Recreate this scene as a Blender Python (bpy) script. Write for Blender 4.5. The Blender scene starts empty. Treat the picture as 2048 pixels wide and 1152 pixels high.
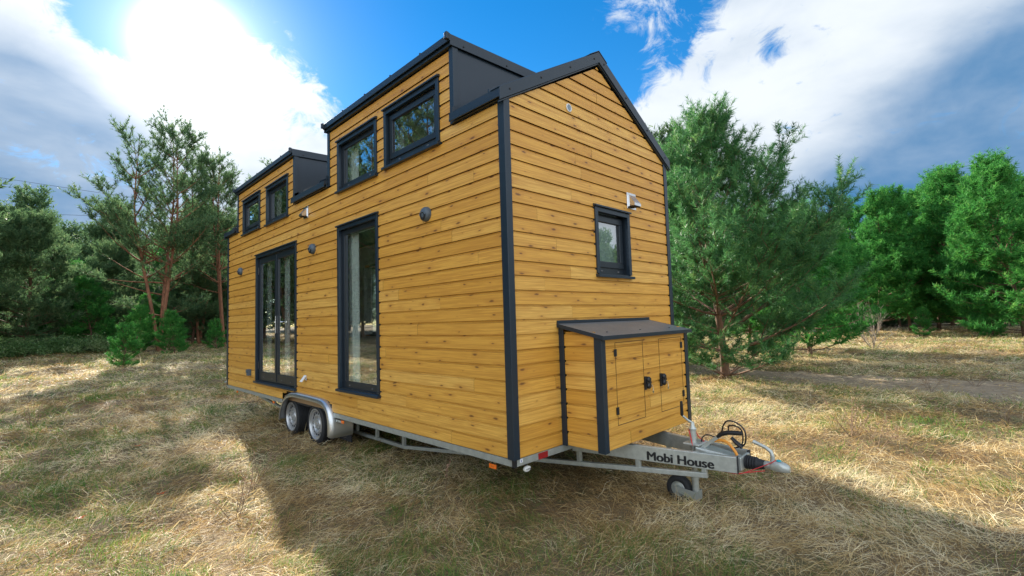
import bpy, bmesh, math, random
import numpy as np
from mathutils import Vector, Matrix

random.seed(7)
RNG = np.random.default_rng(11)
col = bpy.context.scene.collection
scene = bpy.context.scene
RAD = math.radians

# ------------------------------------------------------------------ camera
CAM = (-2.452, -2.497, 1.010)
cam_d = bpy.data.cameras.new('camera')
cam = bpy.data.objects.new('camera', cam_d)
col.objects.link(cam)
right = Vector((0.71046135, -0.70307792, -0.030432))
up = Vector((-0.02510149, -0.06853362, 0.99733297))
fwd = Vector((0.70328841, 0.70780264, 0.06633879))
M = Matrix((right, up, -fwd)).transposed().to_4x4()
M.translation = Vector(CAM)
cam.matrix_world = M
cam_d.sensor_width = 36.0
cam_d.lens = 955.3 / 2048 * 36
cam_d.clip_start = 0.05
cam_d.clip_end = 2000
scene.camera = cam
scene.render.resolution_x = 1024
scene.render.resolution_y = 576

# ------------------------------------------------------------------ light
SUN_EL, SUN_AZ = RAD(26.5), RAD(10.8)          # azimuth from +Y towards +X
S = Vector((math.sin(SUN_AZ) * math.cos(SUN_EL), math.cos(SUN_AZ) * math.cos(SUN_EL), math.sin(SUN_EL)))
sl = bpy.data.lights.new('sun', 'SUN')
sl.energy = 5.0
sl.angle = RAD(0.53)
sl.color = (1.0, 0.93, 0.80)
so = bpy.data.objects.new('sun', sl)
so.rotation_euler = S.to_track_quat('Z', 'Y').to_euler()
col.objects.link(so)

world = bpy.data.worlds.new('World')
scene.world = world
world.use_nodes = True
wt = world.node_tree
wt.nodes.clear()

def wn(t, **kw):
    n = wt.nodes.new(t)
    for k, v in kw.items():
        setattr(n, k, v)
    return n

def wmath(op, a, b=None, c=None, clamp=False):
    n = wn('ShaderNodeMath', operation=op, use_clamp=clamp)
    for i, v in enumerate((a, b, c)):
        if v is None: continue
        if isinstance(v, (int, float)): n.inputs[i].default_value = v
        else: wt.links.new(v, n.inputs[i])
    return n.outputs[0]

def wmap(v, a, b, c=0.0, d=1.0, smooth=True):
    n = wn('ShaderNodeMapRange', interpolation_type='SMOOTHSTEP' if smooth else 'LINEAR')
    wt.links.new(v, n.inputs[0])
    for i, x in enumerate((a, b, c, d)):
        n.inputs[1 + i].default_value = x
    return n.outputs[0]

tc = wn('ShaderNodeTexCoord')
DIR = tc.outputs['Generated']

def blob(d, k, w=1.0):
    n = wn('ShaderNodeVectorMath', operation='DOT_PRODUCT')
    wt.links.new(DIR, n.inputs[0])
    v = Vector(d).normalized()
    n.inputs[1].default_value = v
    e = wmath('MULTIPLY_ADD', n.outputs['Value'], float(k), -float(k))
    return wmath('MULTIPLY', wmath('EXPONENT', e), w)

def bsum(lst):
    acc = None
    for d in lst:
        b = blob(d[:3], d[3], d[4] if len(d) > 4 else 1.0)
        acc = b if acc is None else wmath('ADD', acc, b)
    return acc

sky = wn('ShaderNodeTexSky', sky_type='NISHITA', sun_disc=False)
sky.sun_elevation = SUN_EL
sky.sun_rotation = SUN_AZ
sky.air_density = 1.0
sky.dust_density = 0.0
sky.ozone_density = 2.5
hsv = wn('ShaderNodeHueSaturation')
hsv.inputs['Saturation'].default_value = 1.4
hsv.inputs['Value'].default_value = 1.0
wt.links.new(sky.outputs[0], hsv.inputs['Color'])

def wnoise(scale, detail, rough, dist=0.0, stretch=(1, 1, 1), off=(0, 0, 0)):
    mp = wn('ShaderNodeMapping')
    mp.inputs['Scale'].default_value = stretch
    mp.inputs['Location'].default_value = off
    wt.links.new(DIR, mp.inputs[0])
    n = wn('ShaderNodeTexNoise')
    n.inputs['Scale'].default_value = scale
    n.inputs['Detail'].default_value = detail
    n.inputs['Roughness'].default_value = rough
    n.inputs['Distortion'].default_value = dist
    wt.links.new(mp.outputs[0], n.inputs['Vector'])
    return n.outputs[0]

WHITE = [(-0.073,0.904,0.420,411,1),(-0.032,0.907,0.419,526,1),(0.008,0.915,0.403,532,1),(0.051,0.916,0.397,471,1),
         (0.098,0.917,0.386,484,1),(0.149,0.913,0.381,321,1),(0.210,0.898,0.386,197,1),(0.271,0.894,0.358,221,1),
         (0.334,0.878,0.342,357,0.9),(0.294,0.864,0.409,398,0.55),(0.357,0.843,0.403,650,0.45),(0.398,0.852,0.340,476,0.6),
         (0.248,0.925,0.289,96,0.9),(0.373,0.883,0.285,329,0.7),(-0.030,0.951,0.309,184,0.9),(0.033,0.956,0.290,153,0.9),
         (-0.013,0.981,0.196,58,1),(0.098,0.959,0.266,128,0.9),(0.129,0.980,0.151,41,1),(0.601,0.782,0.168,15,0.8),
         (0.702,0.490,0.516,1311,0.8),(0.705,0.453,0.546,747,0.8),(0.744,0.401,0.534,648,0.8),(0.762,0.359,0.539,1296,0.35),
         (0.806,0.328,0.493,1272,0.15),(0.772,0.415,0.482,1122,0.22),(0.831,0.270,0.486,1649,0.62),(0.832,0.234,0.503,1793,0.6),
         (0.841,0.305,0.447,1250,0.5),(0.844,0.350,0.406,552,0.55),(0.831,0.402,0.383,717,0.5),(0.824,0.441,0.355,473,0.8),
         (0.863,0.392,0.320,193,0.9),(0.873,0.273,0.405,431,0.7),(0.879,0.322,0.351,171,1),(0.885,0.206,0.417,219,1),
         (0.871,0.157,0.465,170,1),(0.926,0.215,0.311,84,1),(0.912,0.073,0.403,93,1),(0.960,0.087,0.265,74,1),
         (0.957,-0.025,0.289,73,1),(0.922,-0.055,0.383,148,1),(0.990,0.011,0.142,80,1),(0.956,0.231,0.179,61,1),
                  (-1,-0.2,0.35,2.0,.9),(0.1,-1,0.45,2.0,.9),(.8,-.45,.3,8,.8)]  # this row: unseen clouds added for fill light and the end window's reflection
DARK = [(-0.059,0.946,0.320,366,1),(-0.025,0.953,0.303,416,0.9),(0.011,0.960,0.278,291,0.85),(-0.053,0.970,0.237,140,0.7),
         (0.062,0.964,0.260,423,0.6),(-0.012,0.987,0.160,58,0.55),(0.095,0.976,0.196,127,0.45),(0.936,-0.057,0.347,146,0.62),
         (0.953,-0.006,0.302,141,0.42),(0.948,0.053,0.314,289,0.2),(0.980,0.095,0.173,251,0.85),(0.986,0.009,0.164,254,0.75),
         (0.980,-0.048,0.194,466,0.4),(0.968,0.166,0.186,352,0.6),(0.945,0.193,0.265,207,0.25),]
CLEAR = [(0.041,0.881,0.471,1031,1.5),(0.073,0.891,0.449,1459,1.2),(0.109,0.871,0.478,606,1.5),(0.101,0.900,0.425,3446,0.6),
         (0.661,0.533,0.528,205,1),(0.494,0.689,0.531,50,1),(0.463,0.779,0.422,116,1),(0.610,0.628,0.483,52,1),
         (0.736,0.513,0.442,332,0.7),(0.796,0.322,0.513,795,0.55),(0.810,0.359,0.463,576,0.45),(0.753,0.450,0.480,652,0.5),
         (0.860,0.234,0.454,2571,0.9),(0.856,0.187,0.482,4894,0.3),]
n1 = wnoise(5.0, 9, 0.62, 0.4, (1, 1, 1.6), (3.1, 0.7, 1.9))
n3 = wnoise(13.0, 8, 0.68, 0.8, (1, 1, 1.5), (1.1, 5.7, 0.9))
n2 = wnoise(2.2, 5, 0.55, 0.2, (1, 1, 2.2), (7.7, 2.0, 0.3))
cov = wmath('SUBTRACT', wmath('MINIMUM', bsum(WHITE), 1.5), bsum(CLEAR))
cov = wmath('ADD', cov, wmath('MULTIPLY_ADD', n1, 2.0, -1.0))
cov = wmath('ADD', cov, wmath('MULTIPLY_ADD', n3, 3.4, -1.7))
mask = wmap(cov, 0.22, 1.15)
dk = wmath('ADD', wmath('MINIMUM', bsum(DARK), 1.0), wmath('MULTIPLY_ADD', n2, 2.6, -1.3))
dk = wmath('ADD', dk, wmath('MULTIPLY_ADD', n1, 0.9, -0.45))
dkm = wmap(dk, -0.45, 1.55)
glow = bsum([(S.x, S.y, S.z, 1100, 6.0), (S.x, S.y, S.z, 160, 0.30), (S.x, S.y, S.z, 40, 0.10)])
ccol = wn('ShaderNodeMix', data_type='RGBA')
wt.links.new(dkm, ccol.inputs[0])
ccol.inputs[6].default_value = (0.37, 0.395, 0.42, 1)
ccol.inputs[7].default_value = (0.028, 0.098, 0.200, 1)
cbg = wn('ShaderNodeBackground')
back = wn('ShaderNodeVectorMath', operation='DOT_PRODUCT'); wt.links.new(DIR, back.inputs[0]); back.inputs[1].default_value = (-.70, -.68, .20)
wt.links.new(wmap(back.outputs['Value'], -0.1, 0.9, 1.0, 2.2), cbg.inputs[1])   # sun-facing clouds, unseen behind the camera, brightened to add fill on shaded walls
wt.links.new(ccol.outputs[2], cbg.inputs[0])
sbg = wn('ShaderNodeBackground')
sbg.inputs[1].default_value = 0.074
wt.links.new(hsv.outputs[0], sbg.inputs[0])
mx = wn('ShaderNodeMixShader')
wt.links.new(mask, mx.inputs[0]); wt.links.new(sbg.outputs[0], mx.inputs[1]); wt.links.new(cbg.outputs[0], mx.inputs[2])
gbg = wn('ShaderNodeBackground')
gbg.inputs[0].default_value = (1.0, 0.97, 0.9, 1)
wt.links.new(glow, gbg.inputs[1])
ad = wn('ShaderNodeAddShader')
wt.links.new(mx.outputs[0], ad.inputs[0]); wt.links.new(gbg.outputs[0], ad.inputs[1])
wo = wn('ShaderNodeOutputWorld')
wt.links.new(ad.outputs[0], wo.inputs[0])

scene.view_settings.view_transform = 'Standard'
scene.view_settings.look = 'None'
scene.view_settings.gamma = 1.0
scene.view_settings.exposure = 1.35
scene.cycles.max_bounces = 8
scene.cycles.transparent_max_bounces = 12

# ------------------------------------------------------------------ helpers
ORG = {}                                        # world origin of each object

class MB:
    """collects faces; build() links them as one mesh object"""
    def __init__(self):
        self.v, self.f, self.uv, self.smooth = [], [], None, False
    def add(self, vs, fs):
        o = len(self.v)
        self.v += [tuple(p) for p in vs]
        self.f += [tuple(i + o for i in f) for f in fs]
        return self
    def box(self, a, b):
        x0, x1 = sorted((a[0], b[0])); y0, y1 = sorted((a[1], b[1])); z0, z1 = sorted((a[2], b[2]))
        return self.add([(x0,y0,z0),(x1,y0,z0),(x1,y1,z0),(x0,y1,z0),(x0,y0,z1),(x1,y0,z1),(x1,y1,z1),(x0,y1,z1)],
                        [(0,3,2,1),(4,5,6,7),(0,1,5,4),(1,2,6,5),(2,3,7,6),(3,0,4,7)])
    def hexa(self, p):
        return self.add(p, [(0,3,2,1),(4,5,6,7),(0,1,5,4),(1,2,6,5),(2,3,7,6),(3,0,4,7)])
    def prism(self, poly, vec):
        n = len(poly); vec = Vector(vec)
        vs = [Vector(p) for p in poly] + [Vector(p) + vec for p in poly]
        fs = [tuple(range(n))[::-1], tuple(range(n, 2 * n))] + [(i, (i + 1) % n, n + (i + 1) % n, n + i) for i in range(n)]
        return self.add(vs, fs)
    def bar(self, a, b, w, h, upv=(0, 0, 1)):
        a, b = Vector(a), Vector(b)
        d = (b - a).normalized(); s = d.cross(Vector(upv)).normalized(); u = s.cross(d).normalized()
        q = []
        for p in (a, b):
            q += [p - s*w/2 - u*h/2, p + s*w/2 - u*h/2, p + s*w/2 + u*h/2, p - s*w/2 + u*h/2]
        return self.add(q, [(0,1,2,3),(7,6,5,4),(0,4,5,1),(1,5,6,2),(2,6,7,3),(3,7,4,0)])
    def tube(self, pts, r, n=10, caps=True):
        pts = [Vector(p) for p in pts]
        rs = r if isinstance(r, (list, tuple)) else [r] * len(pts)
        o = len(self.v); prev = None
        for i, p in enumerate(pts):
            d = (pts[min(i+1, len(pts)-1)] - pts[max(i-1, 0)]).normalized()
            if prev is None:
                a = Vector((0, 0, 1)) if abs(d.z) < .9 else Vector((1, 0, 0))
                s = d.cross(a).normalized()
            else:
                s = (prev - d * prev.dot(d)).normalized()
            prev = s; u = d.cross(s)
            for k in range(n):
                t = 2 * math.pi * k / n
                self.v.append(tuple(p + (s * math.cos(t) + u * math.sin(t)) * rs[i]))
        for i in range(len(pts) - 1):
            for k in range(n):
                a = o + i*n + k; b = o + i*n + (k+1) % n
                self.f.append((a, b, b + n, a + n))
        if caps:
            self.f.append(tuple(o + k for k in range(n))[::-1])
            self.f.append(tuple(o + (len(pts)-1)*n + k for k in range(n)))
        return self
    def lathe(self, prof, c, axis='x', n=40, closed=False):
        """prof: (offset along axis, radius)"""
        o = len(self.v); c = Vector(c)
        for (t, r) in prof:
            for k in range(n):
                a = 2 * math.pi * k / n
                ca, sa = r * math.cos(a), r * math.sin(a)
                self.v.append(tuple(c + (Vector((t, ca, sa)) if axis == 'x' else Vector((ca, t, sa)) if axis == 'y' else Vector((ca, sa, t)))))
        m = len(prof)
        for i in range(m if closed else m - 1):
            j = (i + 1) % m
            for k in range(n):
                k2 = (k + 1) % n
                self.f.append((o + i*n + k, o + i*n + k2, o + j*n + k2, o + j*n + k))
        return self
    def build(self, name, mat, parent=None, bevel=0.0, smooth=None, recalc=True, angle=35, uvs=None, attr=None):
        me = bpy.data.meshes.new(name)
        v = np.array(self.v, dtype=float)
        c = (v.min(0) + v.max(0)) / 2
        me.from_pydata([tuple(p) for p in (v - c)], [], self.f)
        if uvs is not None:
            uvl = me.uv_layers.new(name='UVMap')
            uvl.data.foreach_set('uv', np.array(uvs, dtype=np.float32).ravel())
        if attr is not None:
            a = me.attributes.new('tint', 'FLOAT', 'FACE')
            a.data.foreach_set('value', np.array(attr, dtype=np.float32))
        if recalc:
            bm = bmesh.new(); bm.from_mesh(me)
            bmesh.ops.recalc_face_normals(bm, faces=bm.faces)
            bm.to_mesh(me); bm.free()
        if smooth:
            me.shade_smooth(); me.set_sharp_from_angle(angle=RAD(angle))
        if isinstance(mat, (list, tuple)):
            for m_ in mat: me.materials.append(m_)
        else:
            me.materials.append(mat)
        ob = bpy.data.objects.new(name, me)
        col.objects.link(ob)
        po = ORG[parent.name] if parent else Vector((0, 0, 0))
        ORG[ob.name] = Vector(c)
        ob.location = Vector(c) - po
        if parent: ob.parent = parent
        if bevel:
            b = ob.modifiers.new('bevel', 'BEVEL'); b.width = bevel; b.segments = 2; b.limit_method = 'ANGLE'; b.angle_limit = RAD(40)
            b.harden_normals = False
        return ob

def tag(o, label=None, cat=None, group=None, kind=None):
    if label: o['label'] = label
    if cat: o['category'] = cat
    if group: o['group'] = group
    if kind: o['kind'] = kind
    return o

def empty(name, loc, label, cat, group=None):
    o = bpy.data.objects.new(name, None)
    col.objects.link(o); o.location = loc; o.empty_display_size = .2
    ORG[o.name] = Vector(loc)
    return tag(o, label, cat, group)

# ------------------------------------------------------------------ materials
def mat_base(name):
    m = bpy.data.materials.new(name); m.use_nodes = True
    nt = m.node_tree; nt.nodes.clear()
    out = nt.nodes.new('ShaderNodeOutputMaterial')
    return m, nt, out

class NT:
    def __init__(s, nt): s.nt = nt
    def n(s, t, **kw):
        x = s.nt.nodes.new(t)
        for k, v in kw.items(): setattr(x, k, v)
        return x
    def l(s, a, b): s.nt.links.new(a, b)
    def math(s, op, a, b=None, c=None, clamp=False):
        x = s.n('ShaderNodeMath', operation=op, use_clamp=clamp)
        for i, v in enumerate((a, b, c)):
            if v is None: continue
            if isinstance(v, (int, float)): x.inputs[i].default_value = v
            else: s.l(v, x.inputs[i])
        return x.outputs[0]
    def ramp(s, fac, stops):
        x = s.n('ShaderNodeValToRGB')
        while len(x.color_ramp.elements) < len(stops): x.color_ramp.elements.new(.5)
        for e, (p, c) in zip(x.color_ramp.elements, stops):
            e.position = p; e.color = c if len(c) == 4 else (*c, 1)
        s.l(fac, x.inputs[0]); return x.outputs[0]
    def mix(s, fac, a, b, mode='MIX'):
        x = s.n('ShaderNodeMix', data_type='RGBA', blend_type=mode)
        for i, v in ((0, fac), (6, a), (7, b)):
            if isinstance(v, (int, float)): x.inputs[i].default_value = v
            elif isinstance(v, tuple): x.inputs[i].default_value = v if len(v) == 4 else (*v, 1)
            else: s.l(v, x.inputs[i])
        return x.outputs[2]
    def noise(s, vec, scale, detail=3, rough=.5, dist=0, stretch=None):
        if stretch:
            mp = s.n('ShaderNodeMapping'); mp.inputs['Scale'].default_value = stretch
            if vec is not None: s.l(vec, mp.inputs[0])
            vec = mp.outputs[0]
        x = s.n('ShaderNodeTexNoise')
        x.inputs['Scale'].default_value = scale; x.inputs['Detail'].default_value = detail
        x.inputs['Roughness'].default_value = rough; x.inputs['Distortion'].default_value = dist
        if vec is not None: s.l(vec, x.inputs['Vector'])
        return x.outputs[0]
    def bump(s, h, strength=.3, dist=.01):
        x = s.n('ShaderNodeBump'); x.inputs['Strength'].default_value = strength; x.inputs['Distance'].default_value = dist
        s.l(h, x.inputs['Height']); return x.outputs[0]
    def pr(s, **kw):
        x = s.n('ShaderNodeBsdfPrincipled')
        for k, v in kw.items():
            k = k.replace('_', ' ')
            if isinstance(v, (int, float)): x.inputs[k].default_value = v
            elif isinstance(v, tuple): x.inputs[k].default_value = v if len(v) == 4 else (*v, 1)
            else: s.l(v, x.inputs[k])
        return x

def simple(name, c, rough=.5, metal=0.0, var=.12, scale=6.0, bump=.0, spec=.5, rvar=.1):
    m, nt, out = mat_base(name); g = NT(nt)
    tcn = g.n('ShaderNodeTexCoord')
    nz = g.noise(tcn.outputs['Object'], scale, 5, .6)
    nf = g.noise(tcn.outputs['Object'], scale * 11, 3, .6)
    lo = tuple(x * (1 - var) for x in c); hi = tuple(min(1, x * (1 + var)) for x in c)
    cc = g.mix(nz, (*lo, 1), (*hi, 1))
    rr = g.math('MULTIPLY_ADD', nf, rvar, rough - rvar / 2)
    p = g.pr(Base_Color=cc, Roughness=rr, Metallic=metal)
    p.inputs['Specular IOR Level'].default_value = spec
    if bump: g.l(g.bump(nf, bump, .004), p.inputs['Normal'])
    g.l(p.outputs[0], out.inputs[0])
    return m

def wood_material():
    m, nt, out = mat_base('stained_pine_board'); g = NT(nt)
    uv = g.n('ShaderNodeUVMap', uv_map='UVMap').outputs[0]
    at = g.n('ShaderNodeAttribute', attribute_name='tint').outputs['Fac']
    # wavy grain
    warp = g.noise(uv, 1.0, 3, .5, 0, (2.2, 14, 1))
    grain = g.noise(uv, 1.0, 5, .62, 1.1, (2.0, 95, 1))
    fine = g.noise(uv, 1.0, 4, .7, .4, (9, 420, 1))
    flame = g.noise(uv, 1.0, 2, .5, 2.2, (1.1, 26, 1))
    base = g.ramp(at, [(0, (.68, .35, .050)), (.35, (.76, .405, .064)), (.7, (.82, .455, .082)), (1, (.87, .525, .120))])
    c = g.mix(g.ramp(grain, [(.36, (1, 1, 1)), (.62, (0, 0, 0))]), base, g.mix(.55, base, (.40, .16, .018)))
    c = g.mix(g.math('MULTIPLY', g.ramp(flame, [(.46, (0, 0, 0)), (.6, (1, 1, 1))]), .35), c, (.44, .185, .025))
    c = g.mix(g.math('MULTIPLY', fine, .25), c, (.38, .17, .03))
    # knots
    mp = g.n('ShaderNodeMapping'); mp.inputs['Scale'].default_value = (3.6, 11.0, 1); g.l(uv, mp.inputs[0])
    vo = g.n('ShaderNodeTexVoronoi', voronoi_dimensions='2D'); vo.inputs['Scale'].default_value = 1.0
    mpw = g.n('ShaderNodeVectorMath', operation='ADD'); g.l(mp.outputs[0], mpw.inputs[0])
    wv = g.n('ShaderNodeTexNoise'); wv.inputs['Scale'].default_value = 3.0; g.l(mp.outputs[0], wv.inputs['Vector'])
    wsc = g.n('ShaderNodeVectorMath', operation='SCALE'); g.l(wv.outputs['Color'], wsc.inputs[0]); wsc.inputs['Scale'].default_value = .16
    g.l(wsc.outputs[0], mpw.inputs[1]); g.l(mpw.outputs[0], vo.inputs['Vector'])
    sep = g.n('ShaderNodeSeparateColor'); g.l(vo.outputs['Color'], sep.inputs[0])
    size = g.math('MULTIPLY', g.math('SUBTRACT', sep.outputs[0], .24, clamp=True), .20)
    kd = g.math('DIVIDE', vo.outputs['Distance'], g.math('ADD', size, .0005))
    knot = g.ramp(kd, [(.35, (1, 1, 1)), (.95, (0, 0, 0))])
    halo = g.ramp(g.math('MULTIPLY', kd, .28), [(.15, (1, 1, 1)), (.95, (0, 0, 0))])
    c = g.mix(g.math('MULTIPLY', halo, .42), c, (.46, .19, .03))
    c = g.mix(g.math('MULTIPLY', knot, .85), c, (.12, .045, .014))
    rough = g.math('MULTIPLY_ADD', fine, .2, .36)
    h = g.math('ADD', g.math('MULTIPLY', grain, .6), g.math('MULTIPLY', fine, .5))
    p = g.pr(Base_Color=c, Roughness=rough, Normal=g.bump(h, .22, .002))
    g.l(p.outputs[0], out.inputs[0])
    return m

def glass_material(name='window_glass', refl=1.0, tint=(.92, .96, .95)):
    m, nt, out = mat_base(name); g = NT(nt)
    fr = g.n('ShaderNodeFresnel'); fr.inputs['IOR'].default_value = 1.52
    tcn = g.n('ShaderNodeTexCoord')
    nz = g.noise(tcn.outputs['Object'], 1.3, 2, .5)
    bp = g.bump(nz, .05, .02)
    f = g.math('MULTIPLY_ADD', fr.outputs[0], 3.6 * refl, .10, clamp=True)
    bf = g.n('ShaderNodeNewGeometry').outputs['Backfacing']
    f = g.math('MULTIPLY', f, g.math('SUBTRACT', 1.0, bf))
    tr = g.n('ShaderNodeBsdfTransparent'); tr.inputs[0].default_value = (*tint, 1)
    gl = g.n('ShaderNodeBsdfGlossy'); gl.inputs['Roughness'].default_value = 0.0; gl.inputs[0].default_value = (.95, .98, 1, 1)
    g.l(bp, gl.inputs['Normal'])
    mxs = g.n('ShaderNodeMixShader'); g.l(f, mxs.inputs[0]); g.l(tr.outputs[0], mxs.inputs[1]); g.l(gl.outputs[0], mxs.inputs[2])
    g.l(mxs.outputs[0], out.inputs[0]); return m

def foliage_material(name, stops, trans=.35, rough=.45, spec=.4):
    m, nt, out = mat_base(name); g = NT(nt)
    at = g.n('ShaderNodeAttribute', attribute_name='tint').outputs['Fac']
    c = g.ramp(at, stops)
    p = g.pr(Base_Color=c, Roughness=rough)
    p.inputs['Specular IOR Level'].default_value = spec
    t = g.n('ShaderNodeBsdfTranslucent'); g.l(c, t.inputs[0])
    mxs = g.n('ShaderNodeMixShader'); mxs.inputs[0].default_value = trans
    g.l(p.outputs[0], mxs.inputs[1]); g.l(t.outputs[0], mxs.inputs[2]); g.l(mxs.outputs[0], out.inputs[0]); return m

def bark_material(name, lo, hi):
    m, nt, out = mat_base(name); g = NT(nt)
    tcn = g.n('ShaderNodeTexCoord')
    nz = g.noise(tcn.outputs['Object'], 1.0, 5, .65, .5, (9, 9, 2.5))
    nf = g.noise(tcn.outputs['Object'], 1.0, 4, .7, .5, (40, 40, 9))
    c = g.ramp(nz, [(.3, lo), (.6, hi)])
    c = g.mix(g.math('MULTIPLY', nf, .5), c, tuple(x * .4 for x in lo))
    p = g.pr(Base_Color=c, Roughness=.85, Normal=g.bump(nf, .6, .02))
    g.l(p.outputs[0], out.inputs[0]); return m

WOOD = wood_material()
TRIM = simple('anthracite_trim_metal', (.010, .022, .036), .36, 0, .15, 3)
ROOF = simple('anthracite_roof_sheet', (.012, .024, .039), .33, 0, .18, 2.0, .05)
FRAME = simple('anthracite_window_profile', (.011, .018, .026), .35, 0, .1, 5)
SASHB = simple('dark_brown_rail', (.032, .026, .022), .35, 0, .1, 5)
ZINC = simple('galvanised_steel', (.47, .49, .455), .38, .5, .34, 26, .10, rvar=.26)
ZINCD = simple('weathered_zinc_profile', (.36, .38, .35), .46, .4, .34, 20, .1)
FEND = simple('bare_aluminium', (.60, .61, .62), .30, .9, .08, 3, 0, rvar=.06)
RIM = simple('silver_rim_paint', (.46, .47, .48), .36, .6, .18, 12, .05)
RUBBER = simple('tyre_rubber', (.018, .019, .021), .72, 0, .3, 12, .3)
BLACK = simple('black_plastic', (.012, .013, .015), .42, 0, .2, 10)
LAMPB = simple('grey_lamp_housing', (.07, .095, .12), .5, 0, .12, 8)
STEEL = simple('stainless_sheet', (.70, .70, .70), .22, 1.0, .06, 4)
WHITEP = simple('white_plastic', (.72, .73, .74), .45, 0, .06, 8)
ORANGE = simple('orange_reflector', (.80, .17, .02), .25, 0, .2, 60)
RED = simple('red_reflector', (.30, .012, .015), .25, 0, .2, 60)
ORHOSE = simple('orange_hose', (.78, .30, .03), .45)
REDCORD = simple('red_cord', (.55, .03, .03), .5)
TEAL = simple('turquoise_cap', (.02, .38, .46), .4)
INNER = simple('interior_panel', (.62, .58, .50), .6, 0, .06, 1.2)
FLOORB = simple('interior_floor', (.30, .19, .10), .5, 0, .2, 2)
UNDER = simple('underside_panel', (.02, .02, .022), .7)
LENS = simple('lamp_lens', (.78, .78, .74), .2)
INK = simple('black_lettering', (.01, .01, .012), .4)
DARKH = simple('dark_recess', (.008, .008, .009), .8)
LIDTOP = simple('dusty_lid_sheet', (.125, .135, .145), .42, 0, .35, 5, .08, rvar=.25)
CURT = simple('sheer_curtain', (.78, .80, .76), .8, 0, .04)
BLIND = simple('grey_blind', (.42, .46, .45), .7, 0, .04)
GLASS = glass_material()
GLASSG = glass_material('frosted_glass_light', 1.1, (.85, .9, .9))

# ------------------------------------------------------------------ terrain
def vnoise(x, y, seed=0):
    x = np.asarray(x, float); y = np.asarray(y, float)
    xi = np.floor(x).astype(np.int64); yi = np.floor(y).astype(np.int64)
    fx = x - xi; fy = y - yi
    fx = fx * fx * (3 - 2 * fx); fy = fy * fy * (3 - 2 * fy)
    def h(a, b):
        n = (a * 374761393 + b * 668265263 + seed * 974634777) & 0xffffffff
        n = ((n ^ (n >> 13)) * 1274126177) & 0xffffffff
        return ((n ^ (n >> 16)) & 0xffff) / 65535.0
    return (h(xi, yi) * (1 - fx) + h(xi + 1, yi) * fx) * (1 - fy) + (h(xi, yi + 1) * (1 - fx) + h(xi + 1, yi + 1) * fx) * fy

def fbm(x, y, seed=0, o=3):
    s, a, t = 0, .5, 0
    for i in range(o):
        s = s + a * vnoise(x * 2 ** i, y * 2 ** i, seed + i * 17); t += a; a *= .5
    return s / t

GZ = -0.46
def track_mask(x, y):
    """the sandy track: a band crossing the right side"""
    x = np.asarray(x, float); y = np.asarray(y, float)
    # centre line passes (9.4,-3.4), (9.6,.5), (10.4,5), (13,12)
    cx = 9.55 + .05 * (y - .5) + .018 * np.maximum(y + 1, 0) ** 2 + .02 * np.maximum(-y - 2, 0) ** 2
    d = np.abs(x - cx) / (1.45 + .3 * (vnoise(x * .5, y * .5, 5) - .5))
    d = d + .25 * (fbm(x * 1.6, y * 1.6, 9) - .5)
    return np.clip((1.08 - d) / .3, 0, 1)

def ground_z(x, y):
    x = np.asarray(x, float); y = np.asarray(y, float)
    rise = .034 * np.clip(y - 12, 0, 32) * np.clip((12 - x) / 8, 0, 1)
    dh = np.maximum(np.maximum(-x, x - 2.5), np.maximum(-y, y - 7.3))
    near = np.clip((dh + .2) / 1.4, 0.12, 1)
    b = (fbm(x * .55, y * .55, 3) - .5) * .24 + (fbm(x * 2.1, y * 2.1, 8, 2) - .5) * .13
    tm = track_mask(x, y)
    ruts = -.03 * tm
    return GZ + rise + b * near * (1 - .75 * tm) + ruts

def gz(x, y): return float(ground_z(x, y))

def lines(a, b, fine_a, fine_b, step, grow=1.13):
    out = list(np.arange(fine_a, fine_b + 1e-6, step))
    s = step; v = out[-1]
    while v < b: s *= grow; v += s; out.append(v)
    s = step; v = out[0]; pre = []
    while v > a: s *= grow; v -= s; pre.append(v)
    return np.array(pre[::-1] + out)

def ground_material():
    m, nt, out = mat_base('meadow_soil_and_thatch'); g = NT(nt)
    geo = g.n('ShaderNodeNewGeometry').outputs['Position']
    big = g.noise(geo, .35, 4, .6)
    mid = g.noise(geo, 2.2, 6, .7, .6)
    str1 = g.noise(geo, 1.0, 6, .75, 1.2, (16, 60, 1))
    str2 = g.noise(geo, 1.0, 6, .75, 1.2, (70, 18, 1))
    st = g.mix(g.ramp(g.noise(geo, .9, 2, .5), [(.4, (0, 0, 0)), (.6, (1, 1, 1))]), str1, str2)
    straw = g.ramp(st, [(.30, (.060, .040, .020)), (.47, (.17, .115, .055)), (.62, (.33, .24, .12)), (.75, (.46, .36, .20))])
    green = g.ramp(st, [(.3, (.025, .035, .012)), (.6, (.10, .135, .035)), (.75, (.2, .2, .08))])
    c = g.mix(g.ramp(mid, [(.5, (0, 0, 0)), (.66, (.75, .75, .75))]), straw, green)
    at = g.n('ShaderNodeAttribute', attribute_name='track').outputs['Fac']
    sand = g.ramp(g.noise(geo, 7, 7, .7), [(.3, (.17, .12, .075)), (.55, (.38, .285, .18)), (.72, (.54, .43, .29))])
    edge = g.math('ADD', at, g.math('MULTIPLY_ADD', mid, .8, -.4))
    c = g.mix(g.ramp(edge, [(.35, (0, 0, 0)), (.6, (1, 1, 1))]), c, sand)
    c = g.mix(g.math('MULTIPLY', big, .3), c, (.16, .12, .07))
    h = g.math('ADD', g.math('MULTIPLY', st, .8), mid)
    p = g.pr(Base_Color=c, Roughness=.95, Normal=g.bump(h, .8, .03))
    g.l(p.outputs[0], out.inputs[0]); return m

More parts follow.
